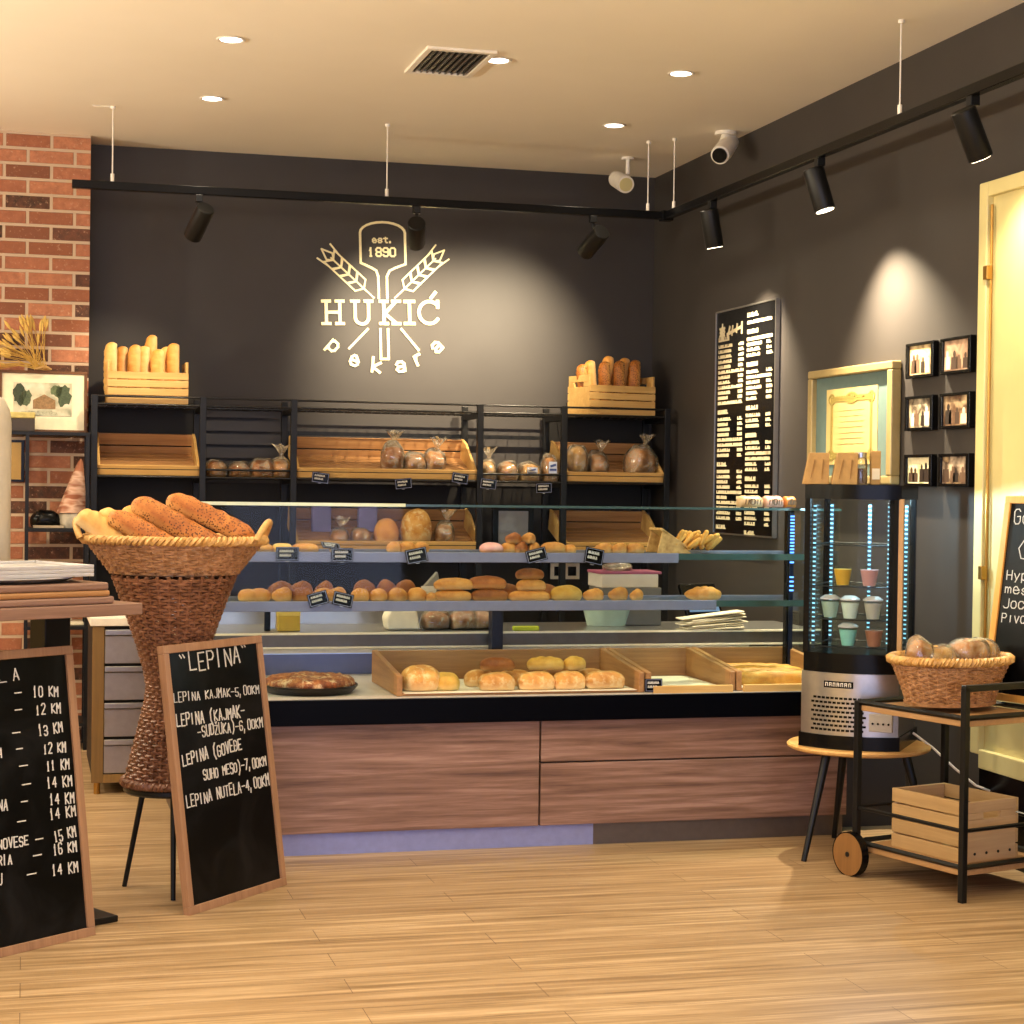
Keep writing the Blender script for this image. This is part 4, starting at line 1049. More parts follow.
# ------------------------------------------------------------------ cake cooler on its round table
tb = thing('round_side_table', 'low round wooden table with black splayed legs under the cooler', 'table', (3.0, 6.22, 0))
MB().lathe([(.0, .388), (.25, .388), (.262, .394), (.264, .402), (.258, .408), (0, .408)], 56).build('tabletop', M['oak'], tb, 40)
for a in (203, 323, 82):
    c, s_ = cos(radians(a)), sin(radians(a))
    MB().tube([(.17*c, .17*s_, .39), (.285*c, .285*s_, .0)], [.017, .010], 12).build('leg', M['black_metal'], tb, 40)
cl = thing('cake_cooler', 'tall black glass cooler cabinet with steel vented base and lights', 'cooler', (3.0, 6.225, .409), radians(-37.5))
def plan(s, bul, n=12, hw=.168, yb=.165, yf=-.15):
    pts = [(hw*s, yb*s), (-hw*s, yb*s), (-hw*s, yf*s)]
    for i in range(1, n): 
        x = -hw*s + 2*hw*s*i/n
        pts.append((x, yf*s - bul*(1-(x/(hw*s))**2)))
    pts.append((hw*s, yf*s)); return pts
MB().prism(plan(1.10, .055), 0, .05).build('foot_ring', M['black_satin'], cl, 30)
MB().prism(plan(1.06, .055), .05, .275).build('steel_base', M['steel'], cl, 30)
mb = MB()
pl = plan(1.063, .056, 24)
def fx(x): return -.15*1.06 - .055*(1-(x/(.168*1.06))**2)
for q in range(8):
    z = .065+q*.0165
    for k in range(12):
        xa = -.135 + k*.0168 + (.0084 if q % 2 else 0); xb = xa+.0125
        mb.add([(xa, fx(xa)-.0015, z), (xb, fx(xb)-.0015, z), (xb, fx(xb)-.0015, z+.008), (xa, fx(xa)-.0015, z+.008), (xa, fx(xa)+.004, z), (xb, fx(xb)+.004, z), (xb, fx(xb)+.004, z+.008), (xa, fx(xa)+.004, z+.008)],
               [(0, 1, 2, 3), (0, 4, 5, 1), (1, 5, 6, 2), (2, 6, 7, 3), (3, 7, 4, 0)])
mb.build('vent_slots', M['black_satin'], cl)
mb = MB()
for xa, xb in ((-.085, .025),):
    n = 6
    for k in range(n):
        x0, x1 = xa+(xb-xa)*k/n, xa+(xb-xa)*(k+1)/n
        mb.add([(x0, fx(x0)-.002, .222), (x1, fx(x1)-.002, .222), (x1, fx(x1)-.002, .246), (x0, fx(x0)-.002, .246)], [(0, 1, 2, 3)])
mb.build('display_strip', M['black_satin'], cl)
mb = MB()
for k in range(7):
    x = -.078 + k*.0145
    mb.strokes([[(x, .228), (x, .240), (x+.007, .240), (x+.007, .228)], [(x, .234), (x+.007, .234)]][:1 + k % 2], .0022, fx(x)-.0045, fx(x)-.0022)
mb.build('display_marks', M['white'], cl)
mb = MB().box(.08, .165, -.205, -.186, .07, .135); mb.build('control_panel', plain('control_panel', '#a79f95', .4), cl, bevel=.003)
mb = MB()
for q in range(4): mb.cyl((.095+q*.019, -.206, .10), (.095+q*.019, -.209, .10), .004, 10)
mb.build('control_button', M['black_satin'], cl)
MB().prism(plan(1.03, .052), .275, .345).build('plinth_band', M['black_satin'], cl, 30)
MB().prism(plan(1.05, .055), .905, .957).build('top_cap', M['black_satin'], cl, 30)
for (x, y, w) in ((-.165, -.148, .022), (.150, -.148, .034), (-.165, .16, .022), (.162, .16, .022)):
    MB().cbox((x, y, .625), (w, .022, .565)).build('corner_post', M['black_satin'], cl, bevel=.002)
MB().cbox((.176, -.152, .625), (.016, .016, .565)).build('reflection_strip', plain('reflection_strip', '#b08a5e', .5), cl)  # brassy reflection on the lit post edge, put in as a coloured strip
gl = MB(); n = 12; pts = plan(1., .05)[2:]
for (xa, ya), (xb, yb) in zip(pts, pts[1:]):
    gl.add([(xa, ya, .345), (xb, yb, .345), (xb, yb, .905), (xa, ya, .905)], [(0, 1, 2, 3)])
gl.build('curved_glass', M['clear'], cl, 40)
for x in (-.168, .168): MB().box(x-.002, x+.002, -.135, .15, .345, .905).build('side_glass', M['clear'], cl)
MB().box(-.155, .15, .163, .167, .345, .905).build('back_glass', M['clear'], cl)
for z in (.365, .465, .585, .735):
    s_ = MB().prism(plan(.9, .045), z, z+.004).build('glass_shelf', M['clear'], cl, 30)
    pp = plan(.9, .045); MB().tube([(x, y, z+.002) for x, y in pp], .0022, 6, True).build('shelf_rim', M['black_metal'], s_)
for (x, y) in ((-.145, -.125), (.128, -.125), (-.143, .145), (.14, .145), (.0, .155)):
    MB().cbox((x, y, .62), (.012, .006, .53)).build('led_channel', plain('led_channel', '#30444f', .3), cl)
    mb = MB()
    for q in range(30): mb.cbox((x, y-.004, .385+q*.017), (.010, .004, .0055))
    if y > .1 or True: mb.build('led_strip', M['led_cyan'], cl)
lc = bpy.data.lights.new('cooler_lamp', 'POINT'); lc.energy = 17; lc.color = (.5, .8, 1.); lc.shadow_soft_size = .012
lo = bpy.data.objects.new('cooler_lamp', lc); col.objects.link(lo); lo.parent = cl; lo.location = (.06, .06, .893)
cups = [(-.045, -.10, .739-.15, '#d9a638', 'cup of yellow cream dessert on the upper cooler shelf', 0), (.055, -.11, .589, '#c98f8c', 'cup of pink cream dessert on the upper cooler shelf', 0),
        (-.09, -.10, .469, '#a9bfb2', 'pale cup at the left of the middle cooler shelf', 1), (-.012, -.12, .469, '#d5e3da', 'white tall cup in the centre of the middle cooler shelf', 1), (.07, -.11, .469, '#b9b3aa', 'grey-white cup at the right of the middle cooler shelf', 1),
        (-.02, -.11, .369, '#8fd0c6', 'aqua cup on the bottom cooler shelf', 1), (.075, -.11, .369, '#a9705a', 'cup of chocolate and cream dessert on the bottom cooler shelf', 0)]
ML = cl.matrix_basis if False else Matrix.Translation((3.0, 6.225, .409)) @ Matrix.Rotation(radians(-37.5), 4, 'Z')
for i, (x, y, z, c, lb, k) in enumerate(cups):
    r = thing('dessert_cup', lb, 'dessert cup', tuple(ML @ Vector((x, y, z+.001))), 0, 'dessert cups in the cooler')
    MB().lathe([(.0, 0), (.022, 0), (.033, .058), (.0, .058)], 24).build('dessert', plain('dessert_%d' % i, c, .4), r, 40)
    MB().lathe([(.0235, -.0), (.0355, .068), (.037, .068)], 24).build('cup', M['clear'], r, 40)
    if k: MB().lathe([(.037, .066), (.037, .071), (.02, .082), (0, .083)], 24).build('lid', M['white_gloss'], r, 40)
# things on the cooler
for i, (x, y) in enumerate(((2.80, 6.20), (2.885, 6.14))):
    p = (x, y, 1.367)
    r = thing('kraft_box', ['tapered kraft paper box on the cooler, left one', 'tapered kraft paper box on the cooler, right one'][i], 'box', tuple(p), radians(-20), 'kraft boxes on the cooler')
    b, t_ = .046, .036
    vs = [(-b, -.04, 0), (b, -.04, 0), (b, .04, 0), (-b, .04, 0), (-t_+.012, -.03, .115), (t_+.012, -.03, .115), (t_+.012, .03, .115), (-t_+.012, .03, .115)]
    MB().add(vs, [(3, 2, 1, 0), (4, 5, 6, 7), (0, 1, 5, 4), (1, 2, 6, 5), (2, 3, 7, 6), (3, 0, 4, 7)]).build('box_body', M['kraft'], r, bevel=.002)
    MB().strokes([[(-.02, .02), (-.005, .09)], [(.02, .02), (.026, .09)]], .0015, -.041, -.030).build('box_seam', plain('kraft_dark', '#8c6630', .7), r)
r = thing('glass_jar', 'clear jar with metal lid and cream tag on the cooler', 'jar', (2.96, 6.16, 1.367))
MB().lathe([(.0, .0), (.024, 0), (.026, .01), (.026, .085), (.02, .1)], 24).build('jar_body', M['bag'], r, 40); MB().lathe([(.022, .1), (.022, .118), (0, .118)], 24).build('jar_lid', M['steel'], r, 40)
MB().lathe([(.0, .004), (.022, .004), (.022, .06), (0, .06)], 20).build('jar_filling', plain('brown_filling', '#6b4325', .6, nz=.3), r, 40)
r = thing('upright_packet', 'narrow cream packet standing right of the jar on the cooler', 'packet', (3.01, 6.14, 1.367), radians(-15))
MB().box(-.018, .018, -.014, .014, 0, .125).build('packet_body', M['kraft'], r, bevel=.004); MB().box(-.014, .014, -.016, -.0135, .02, .06).build('packet_label', M['paper'], r)
o = MB().tube([(3.19, 6.16, .45), (3.25, 6.12, .40), (3.31, 6.06, .33), (3.38, 6.03, .27), (3.432, 6.02, .25)], .0045, 8).build('power_cable', M['white'], None, 40); tag(o, 'thin white cable running from the cooler to the wall', 'cable')

# ------------------------------------------------------------------ serving trolley
ca = Vector((.958, .286, 0)); cb = Vector((-.286, .958, 0))       # across (end), along (side)
TM = Matrix(((ca.x, cb.x, 0, 2.979), (ca.y, cb.y, 0, 5.39), (0, 0, 1, 0), (0, 0, 0, 1)))
tl = thing('serving_trolley', 'black framed serving trolley with wooden shelves and wooden wheels', 'trolley', M=TM)
CW, CL = .42, .51
for nm, z in (('top_shelf', .575), ('bottom_shelf', .085)):
    s_ = MB().box(.004, CW-.004, .004, CL-.004, z, z+.02).build(nm, M['cart_wood'], tl, bevel=.003)
    mb = MB(); q = [(0, 0, z+.03), (CW, 0, z+.03), (CW, CL, z+.03), (0, CL, z+.03)]
    for i in range(4): mb.tube([q[i], q[(i+1) % 4]], .009, 4)
    mb.build('shelf_rim', M['black_metal'], s_)
mb = MB(); z = .235; q = [(0, 0, z), (CW, 0, z), (CW, CL, z), (0, CL, z)]
for i in range(4): mb.tube([q[i], q[(i+1) % 4]], .007, 6)
mb.build('guard_rail', M['black_metal'], tl)
for (x, y, z0, z1) in ((0, 0, 0, .705), (CW, 0, 0, .705), (0, CL, .075, .61), (CW, CL, .075, .61)):
    MB().box(x-.011, x+.011, y-.011, y+.011, z0, z1).build('leg', M['black_metal'], tl, bevel=.002)
MB().box(-.011, CW+.011, -.011, .011, .692, .714).build('handle', M['black_metal'], tl, bevel=.003)
for x in (-.035, CW+.035):
    w = MB().cyl((x-.014, CL-.01, .075), (x+.014, CL-.01, .075), .074, 40).build('wheel', M['wheel_wood'], tl, 40)
    MB().cyl((x-.017, CL-.01, .075), (x+.017, CL-.01, .075), .009, 14).build('hub', M['black_metal'], w, 40)
    MB().lathe([(.0745, -.015), (.0775, -.015), (.0775, .015), (.0745, .015)], 40, M=Matrix.Translation((x, CL-.01, .075)) @ Matrix.Rotation(pi/2, 4, 'Y'), cap=False).build('tyre', M['black_satin'], w, 40)
MB().cyl((-.03, CL-.01, .075), (CW+.03, CL-.01, .075), .007, 10).build('axle', M['black_metal'], tl, 40)
# crate on the lower shelf
cr = thing('pine_crate', 'pale pine slatted crate on the lower trolley shelf', 'crate', M=TM @ Matrix.Translation((.08, .07, .106)))
w, d, h = .25, .35, .205
for x0 in (0, w-.012):
    mb = MB()
    for q in range(4): mb.box(x0, x0+.012, 0, d, q*.0525, q*.0525+.047)
    mb.build('slatted_side', M['cart_wood'] if False else wood('pine_side', '#ab8a5c', '#c6a574', 'y'), cr, bevel=.002)
for y0 in (.0, d-.014):
    mb = MB().box(.012, w-.012, y0, y0+.014, 0, .145).box(.012, w-.012, y0, y0+.014, .167, .204).box(.012, .085, y0, y0+.014, .145, .167).box(w-.085, w-.012, y0, y0+.014, .145, .167)
    mb.build('end_board', M['pine'], cr, bevel=.002)
MB().box(.012, w-.012, .014, d-.014, .004, .014).build('base_board', M['pine'], cr)
mb = MB()
for q in range(4): mb.cyl((.045+q*.055, -.002, .03), (.045+q*.055, .004, .03), .005, 10)
mb.build('screw', M['black_metal'], cr)

# wicker weave
def weave(prof, pitch, n, rs, amp, sx=1., sy=1.):
    mb = MB(); P = [Vector((r, 0, z)) for r, z in prof]
    d = [0.]
    for a, b in zip(P, P[1:]): d.append(d[-1]+(b-a).length)
    rows = int(d[-1]/pitch)
    def at(t):
        for i in range(len(P)-1):
            if t <= d[i+1]: 
                k = (t-d[i])/(d[i+1]-d[i]); q = P[i].lerp(P[i+1], k); return q.x, q.z
        return P[-1].x, P[-1].z
    for q in range(rows):
        r, z = at((q+.5)*pitch)
        pts = []
        for k in range(3*n):
            a = 2*pi*k/(3*n); rr = r + amp*cos(n/2*a + pi*q)
            pts.append((rr*cos(a)*sx, rr*sin(a)*sy, z + .0008*((k*7+q*3) % 5-2)))
        mb.tube(pts, rs, 5, True)
    for k in range(n):
        a = 2*pi*k/n
        mb.tube([(r*cos(a)*sx, r*sin(a)*sy, z) for r, z in prof], rs*1.1, 5)
    return mb

def braid(r, z, rs, sx, sy, turns=46, n=140, k=2):
    mb = MB()
    for s_ in range(k):
        pts = []
        for i in range(n*2):
            a = 2*pi*i/(n*2); ph = turns*a + s_*2*pi/k
            rr = r + rs*1.1*cos(ph)
            pts.append((rr*cos(a)*sx, rr*sin(a)*sy, z + rs*1.1*sin(ph)))
        mb.tube(pts, rs, 5, True)
    return mb
# bread basket on the trolley
bk = thing('trolley_basket', 'oval wicker basket of bagged bread on top of the trolley', 'basket', M=TM @ Matrix.Translation((.205, .275, .615)) )
BX, BY = 1.13, .84
weave([(.145, .008), (.162, .06), (.182, .11), (.197, .148)], .0088, 36, .0046, .004, BX, BY).build('basket_weave', M['wicker_tan'], bk, 60)
braid(.203, .156, .0085, BX, BY).build('basket_rim', M['wicker_honey'], bk, 60)
MB().lathe([(0, 0), (.155, 0), (.158, .012), (0, .012)], 40, BX, BY).build('basket_base', M['wicker_tan'], bk)
def in_cart(x, y, z): return tuple((TM @ Matrix.Translation((.205, .275, .615))) @ Vector((x, y, z)))
bb = [(-.145, 0., 0.137, .10, .09, .10, 'golden roll in a clear bag at the left of trolley basket', 'golden'), (-.07, .0, 0.127, .16, .13, .085, 'pale long bread in a bag, middle of trolley basket', 'pale'), (.06, -.02, 0.142, .16, .13, .09, 'bagged pale loaf right of the middle in trolley basket', 'bagged'), (.14, 0., 0.142, .13, .13, .085, 'bagged yellow bread at the right end of trolley basket', 'yellow_bread')]
for i, (x, y, z, l, w_, h_, lb, m) in enumerate(bb):
    bagged(in_cart(x, y, z), l, w_, h_, lb, m, .3, False, 200+i, group='bagged breads in the trolley basket')
for i, (x, y) in enumerate(((-.09, .0), (.0, .04), (.09, 0))):
    o = bread(210+i, .085, .15, .10, 3.).build('round_loaf', M['brown'], None, 60); o.location = in_cart(x, y, .014); tag(o, 'loaf at the bottom of the trolley basket, %s from its left' % ordn[i], 'bread', 'loaves at the bottom of the trolley basket')

# ------------------------------------------------------------------ chalkboards
def chalkboard(name, label, Mx, w, h, lines, fw=.03, frame='frame_wood', thick=.022, stroke=.0042, cat='chalkboard'):
    r = thing(name, label, cat, M=Mx)
    mb = MB().box(0, w, 0, thick, 0, fw).box(0, w, 0, thick, h-fw, h).box(0, fw, 0, thick, fw, h-fw).box(w-fw, w, 0, thick, fw, h-fw)
    mb.build('frame', M[frame], r, bevel=.002)
    MB().box(fw-.003, w-fw+.003, .008, .014, fw-.003, h-fw+.003).build('slate_panel', M['slate'], r)
    for (txt, x0, z0, x1, z1, cap, sw) in lines:
        L = txt if isinstance(txt, list) else text_lines(txt, x0, z0, x1, z1, cap, .12)
        MB().strokes(L, sw, .0065, .0082).build('chalk_dash' if isinstance(txt, list) else 'chalk_writing', M['chalk'], r)
    return r
def board_matrix(origin, ang, tilt):
    u = Vector((cos(ang), sin(ang), 0)); n = Vector((u.y, -u.x, 0))
    up = Vector((0, 0, 1))*cos(tilt) - n*sin(tilt); back = up.cross(u)
    return Matrix(((u.x, back.x, up.x, origin[0]), (u.y, back.y, up.y, origin[1]), (u.z, back.z, up.z, origin[2]), (0, 0, 0, 1)))
S = .0033
lep = [('"LEPINA"', .085, .75, .455, .757, .062, .0046),
       ('LEPINA KAJMAK-5,00KM', .036, .661, .489, .645, .028, S*.8), ('LEPINA (KAJMAK-', .038, .583, .397, .579, .036, S*1.2), ('-SUDŽUKA)-6,00KM', .137, .539, .49, .533, .033, S),
       ('LEPINA (GOVEĐE', .049, .46, .363, .474, .036, S*1.25), ('SUHO MESO)-7,00KM', .144, .402, .487, .406, .031, S*1.1), ('LEPINA NUTELA-4,00KM', .048, .328, .493, .341, .036, S*1.1)]
chalkboard('chalkboard', 'chalkboard listing LEPINA leaning against the tall wicker stand', board_matrix((.507, 5.713, 0), radians(47), radians(8)), .52, .84, lep, .026, thick=.026)
pz = [('Z', .305, .776, .347, .776, .034, S), ('A', .382, .772, .41, .773, .036, S), ([[(.27, .768), (.357, .770)]], 0, 0, 0, 0, 0, S*.8), ('PIZ', .17, .776, .30, .776, .034, S)]
pr = [('10 KM', .449, .718, .542, .713), ('12 KM', .454, .667, .546, .662), ('13 KM', .458, .603, .548, .606), ('12 KM', .47, .551, .553, .546), ('11 KM', .476, .499, .561, .495), ('14 KM', .473, .448, .567, .447), ('14 KM', .478, .399, .57, .396), ('14 KM', .475, .356, .572, .358), ('15 KM', .485, .291, .566, .297), ('16 KM', .477, .254, .564, .253), ('14 KM', .467, .195, .564, .194)]
for tx, a, b, c, d2 in pr: pz.append((tx, a, b, c, d2, .029, S))
for a, b, c in ((.382, .735, .406), (.379, .686, .402), (.364, .621, .39), (.373, .574, .394), (.379, .524, .407), (.384, .47, .413), (.376, .422, .397), (.357, .367, .385), (.415, .308, .441), (.403, .263, .432), (.376, .213, .407)):
    pz.append(([[(a, b), (c, b)]], 0, 0, 0, 0, 0, S))
for tx, a, b, c in (('A', .309, .558, .324), ('NA', .295, .406, .331), ('NOVESE', .284, .3, .394), ('RIA', .28, .253, .331), ('UF', .275, .201, .309)):
    pz.append((tx, a, b, c, b-.003, .028, S))
chalkboard('chalkboard', 'chalkboard of KM prices standing in front of the high table', board_matrix((-.257, 5.16, 0), radians(37.98), radians(8)), .6, .86, pz, .026, thick=.026)
# board on the trolley, leaning to the door: far edge first, facing left
o0 = Vector((3.289, 5.838, .616)); u = Vector((.286, -.958, 0)); top = Vector((3.388, 5.862, 1.33))
upv = (top-o0); upv = (upv - u*upv.dot(u)).normalized(); bk_ = upv.cross(u)
Mx = Matrix(((u.x, bk_.x, upv.x, o0.x), (u.y, bk_.y, upv.y, o0.y), (u.z, bk_.z, upv.z, o0.z), (0, 0, 0, 1)))
goo = [('Goo', .05, .625, .17, .635, .05, .003), ([[(.15, .585), (.11, .575), (.085, .54), (.10, .505), (.15, .50), (.2, .515)]], 0, 0, 0, 0, 0, .003), ('Hypno', .045, .425, .22, .43, .036, .003), ('mesn', .045, .378, .2, .38, .036, .003),
       ('Jocia', .045, .325, .22, .328, .036, .003), ('Pivo go', .045, .275, .25, .28, .034, .003)]
chalkboard('chalkboard', 'orange framed chalkboard standing on the trolley against the cream door', Mx, .33, .725, goo, .026, 'orange_wood', .018)

# ------------------------------------------------------------------ tall wicker bread stand
sx_, sy_ = .478, 6.10
st = thing('low_stool', 'low black stool with thin legs under the wicker stand', 'stool', (sx_, sy_, 0))
MB().lathe([(0, .325), (.15, .325), (.158, .332), (.158, .345), (0, .348)], 40).build('seat', M['black_metal'], st, 40)
for a in (153, 268, 30):
    c, s_ = cos(radians(a)), sin(radians(a)); MB().tube([(.10*c, .10*s_, .33), (.165*c, .165*s_, 0)], [.010, .008], 10).build('leg', M['black_metal'], st, 40)
ws = thing('wicker_stand', 'tall hourglass wicker bread stand with two-handled basket top', 'basket', (sx_, sy_, .349), radians(-14.9))
weave([(.152, .004), (.142, .05), (.114, .16), (.088, .27), (.082, .32), (.089, .37), (.115, .46), (.150, .56), (.183, .65), (.200, .69)], .0112, 34, .0056, .0045).build('pedestal_weave', M['wicker_brown'], ws, 60)
MB().lathe([(0, 0), (.158, 0), (.158, .008), (0, .008)], 40).build('pedestal_base', M['wicker_brown'], ws)
braid(.156, .012, .008, 1, 1).build('pedestal_rim', M['wicker_brown'], ws, 60)
weave([(.198, .695), (.22, .725), (.25, .765), (.278, .80)], .0105, 40, .0054, .0045, 1.03, .80).build('basket_weave', M['wicker_tan'], ws, 60)
MB().lathe([(0, .692), (.2, .692), (.2, .702), (0, .702)], 40, 1, .8).build('basket_floor', M['wicker_tan'], ws)
braid(.285, .806, .0085, 1.03, .80).build('basket_rim', M['wicker_honey'], ws, 60)
for s_ in (-1, 1):
    pts = []
    for i in range(13):
        a = pi*i/12
        pts.append((s_*(.285 + .028*sin(a)), -.09*cos(a)*.9 - .03, .81 + .058*sin(a)))
    mb = MB().tube(pts, .011, 8)
    mb.build('basket_handle', M['wicker_honey'], ws, 60)
WM = Matrix.Translation((sx_, sy_, 0)) @ Matrix.Rotation(radians(-14.9), 4, 'Z')
bl = [(-.30, 1.235, -.165, 1.14, -.09, 'pale', 1.0, 'pale baton loaf poking out at the far left of the tall stand'), (-.24, 1.24, -.06, 1.13, -.06, 'pale', .95, 'pale baton loaf, second from left in the tall stand'), (-.195, 1.235, .06, 1.095, -.10, 'seeded', .95, 'seeded baton loaf, third from left in the tall stand'),
      (-.135, 1.275, .17, 1.105, -.03, 'seeded', 1.05, 'seeded baton loaf, fourth from left, longest in the tall stand'), (-.03, 1.29, .235, 1.165, .03, 'seeded', .95, 'seeded baton loaf at the right of the tall stand'), (-.19, 1.25, .02, 1.12, .08, 'golden', .9, 'golden baton loaf at the back of the tall stand')]
for i, (x0, z0, x1, z1, y, m, th, lb) in enumerate(bl):
    L = math.hypot(x1-x0, z1-z0); an = math.atan2(z1-z0, x1-x0)
    me = bread_mesh('baton_loaf', M[m], seed=230+i, L=L+.03, W=.076*th, H=.07*th, p=5, slashes=3, twist=.7, lump=.06, nu=44, nv=24)
    o = mesh_object('baton_loaf', me); o.matrix_world = WM @ Matrix.Translation(((x0+x1)/2, y, (z0+z1)/2-.03)) @ Matrix.Rotation(-an, 4, 'Y')
    tag(o, lb, 'bread', 'baton loaves in the tall wicker stand')

# ------------------------------------------------------------------ high table on the left with its boards and trays
u = Vector((.867, .497, 0)).normalized(); p_ = Vector((-u.y, u.x, 0))
HM = Matrix(((u.x, p_.x, 0, .345), (u.y, p_.y, 0, 5.583), (0, 0, 1, 0), (0, 0, 0, 1)))      # origin: front right corner, x negative to the left
ht = thing('high_table', 'high wooden bar table on black pedestal behind the price chalkboard', 'table', M=HM)
MB().box(-1.5, 0, 0, .75, .945, .98).build('tabletop', M['table_wood'], ht, bevel=.003)
for x in (-.09, -1.3):
    MB().box(x-.045, x+.045, .33, .42, .02, .945).build('pedestal', M['black_metal'], ht, bevel=.003)
    MB().box(x-.10, x+.09, .115, .64, 0, .02).build('foot_plate', M['black_metal'], ht, bevel=.003)
    MB().box(x-.08, x+.08, .2, .55, .935, .945).build('top_plate', M['black_metal'], ht)
zz = .9805
items = [('serving_board', 'bottom', .022, -.085, .40, M['table_wood']), ('serving_board', 'second', .018, -.10, .40, M['tray_wood']), ('serving_board', 'third', .022, -.105, .39, M['table_wood'])]
for nm, wh, h, x1, dp, m in items:
    o = MB().box(-.62, x1, .02, dp, 0, h).build(nm, m, None, bevel=.006); o.matrix_world = HM @ Matrix.Translation((0, 0, zz)); zz += h+.0006
    tag(o, 'brown wooden serving board, %s from below in the stack on high table' % wh, 'serving board', 'boards stacked on the high table')
r = thing('rimmed_tray', 'pale rimmed oval tray on the wooden boards of the stack', 'tray', M=HM @ Matrix.Translation((-.36, .2, zz)))
MB().lathe([(0, 0), (.19, 0), (.235, .014), (.245, .014), (.245, .018), (.19, .004), (0, .004)], 48, 1, .75).build('tray_body', M['white_gloss'], r, 40); zz += .0186
for i in range(3):
    r = thing('white_tray', 'thin white square tray, %s from below on the tray stack' % ordn[i], 'tray', M=HM @ Matrix.Translation((0, 0, zz)), group='thin white trays on the high table')
    MB().box(-.6, -.15, .03, .36, 0, .003).box(-.6, -.15, .03, .036, .003, .011).box(-.6, -.15, .354, .36, .003, .011).box(-.6, -.594, .036, .354, .003, .011).box(-.156, -.15, .036, .354, .003, .011).build('tray_body', M['white_gloss'], r, bevel=.002); zz += .0116
r = thing('white_dispenser', 'tall cream rounded dispenser at the photo\'s left edge on high table', 'dispenser', (-.165, 5.93, .981))
MB().lathe([(0, 0), (.118, 0), (.123, .01), (.123, .54), (.118, .58), (.10, .615), (.06, .635), (0, .64)], 48).build('body', plain('cream_enamel', '#c4bba8', .4), r, 40)
MB().lathe([(.1235, .03), (.1245, .034), (.1245, .05), (.1235, .054)], 48).build('base_band', M['steel'], r, 40)

# ------------------------------------------------------------------ brick corner: picture, small shelf, ornaments
sh = thing('metal_shelf', 'thin black metal shelf unit against the brick wall', 'shelf', (0, 9.33, 0))
for x in (.01, .30):
    for y in (0, .26): MB().box(x-.009, x+.009, y-.009, y+.009, 0, 1.572).build('post', M['black_metal'], sh)
for z in (1.562, 1.085, .6, .12): MB().box(-.07 if z > 1.5 else 0, .312, -.01, .275, z, z+.018).build('shelf_board', M['black_metal'], sh, bevel=.002)
r = thing('framed_photo', 'framed landscape photo with wide cream mat leaning on the brick', 'picture', (.085, 9.50, 1.581)); r.rotation_euler = (radians(-9), 0, 0)
w, h = .215, .315
mb = MB().box(-w, w, 0, .02, 0, .014).box(-w, w, 0, .02, h-.014, h).box(-w, -w+.014, 0, .02, .014, h-.014).box(w-.014, w, 0, .02, .014, h-.014); mb.build('frame', wood('dark_frame', '#4a2c18', '#6b4426', 'x'), r, bevel=.002)
MB().box(-w+.012, w-.012, .008, .014, .012, h-.012).build('mat_board', plain('cream_mat', '#e8dfbf', .7), r)
MB().box(-.145, .14, .005, .009, .085, .255).build('photo_print', photo_mat('green_photo', ('#8f8f78', '#c4bda2', '#d8d2bc'), 16, 2.2, .2), r)
Q = Matrix.Rotation(radians(90), 4, 'X')
def blob(cx, cz, rx, rz, sd, y):
    rn = random.Random(sd)
    return [(cx + rx*(1+rn.uniform(-.25, .2))*cos(k*pi/9), cz + rz*(1+rn.uniform(-.25, .2))*sin(k*pi/9)) for k in range(18)]
for sd, (cx, cz, rx, rz, c) in enumerate(((-.115, .195, .03, .055, '#2f3b26'), (-.085, .175, .03, .045, '#47543a'), (.10, .19, .036, .058, '#3c4a30'), (.065, .215, .03, .03, '#55623f'), (-.01, .10, .09, .014, '#a7a58c'))):
    MB().prism(blob(cx, cz, rx, rz, sd, 0), -.0048, -.0042, Q).build('photo_tree' if sd < 4 else 'photo_road', plain('photo_green', c, .6, nz=.35, scale=120), r)
MB().prism([(-.05, .12), (.06, .12), (.06, .165), (.005, .195), (-.05, .165)], -.0049, -.0038, Q).build('photo_house', plain('house_brown', '#8a6a45', .6, nz=.3, scale=90), r)
r = thing('small_box', 'small dark box with pale lid in front of the framed photo', 'box', (-.02, 9.42, 1.581)); MB().box(-.06, .065, -.04, .04, 0, .065).build('box_body', plain('dark_brown_box', '#3c3022', .5), r, bevel=.003); MB().box(-.062, .067, -.042, .042, .065, .095).build('box_lid', plain('straw_lid', '#c9b871', .7, nz=.2), r, bevel=.006)
r = thing('small_wall_frame', 'small dark frame with gold panel on the brick below the photo', 'picture', (-.05, 9.64, 1.33)); mb = MB().box(-.055, .045, -.018, 0, 0, .012).box(-.055, .045, -.018, 0, .2, .212).box(-.055, -.043, -.018, 0, .012, .2).box(.03, .045, -.018, 0, .012, .2); mb.build('frame', M['black_satin'], r); MB().box(-.044, .032, -.008, -.002, .01, .202).build('gold_panel', M['brass'], r)
r = thing('cone_ornament', 'brick-red pointed cone ornament with pale base on the metal shelf', 'ornament', (.235, 9.43, 1.104))
mb = MB(); mb.lathe([(.072, .075), (.068, .10), (.05, .18), (.034, .25), (.016, .32), (.004, .345), (0, .347)], 28)
mb.v = [(x+z*.16-.02, y, z) for x, y, z in mb.v]; 
t = NT('cone_cloth'); wv = t.n('ShaderNodeTexNoise'); wv.inputs['Scale'].default_value = 22; t.l(t.coord('Object', (.3, .3, 1)), wv.inputs['Vector'])
t.base(t.ramp(wv.outputs['Fac'], [(.4, lin('#a5694c')), (.5, lin('#d3b09a')), (.6, lin('#8d5238'))])); t.b.inputs['Roughness'].default_value = .8
mb.build('pointed_top', t.m, r, 40)
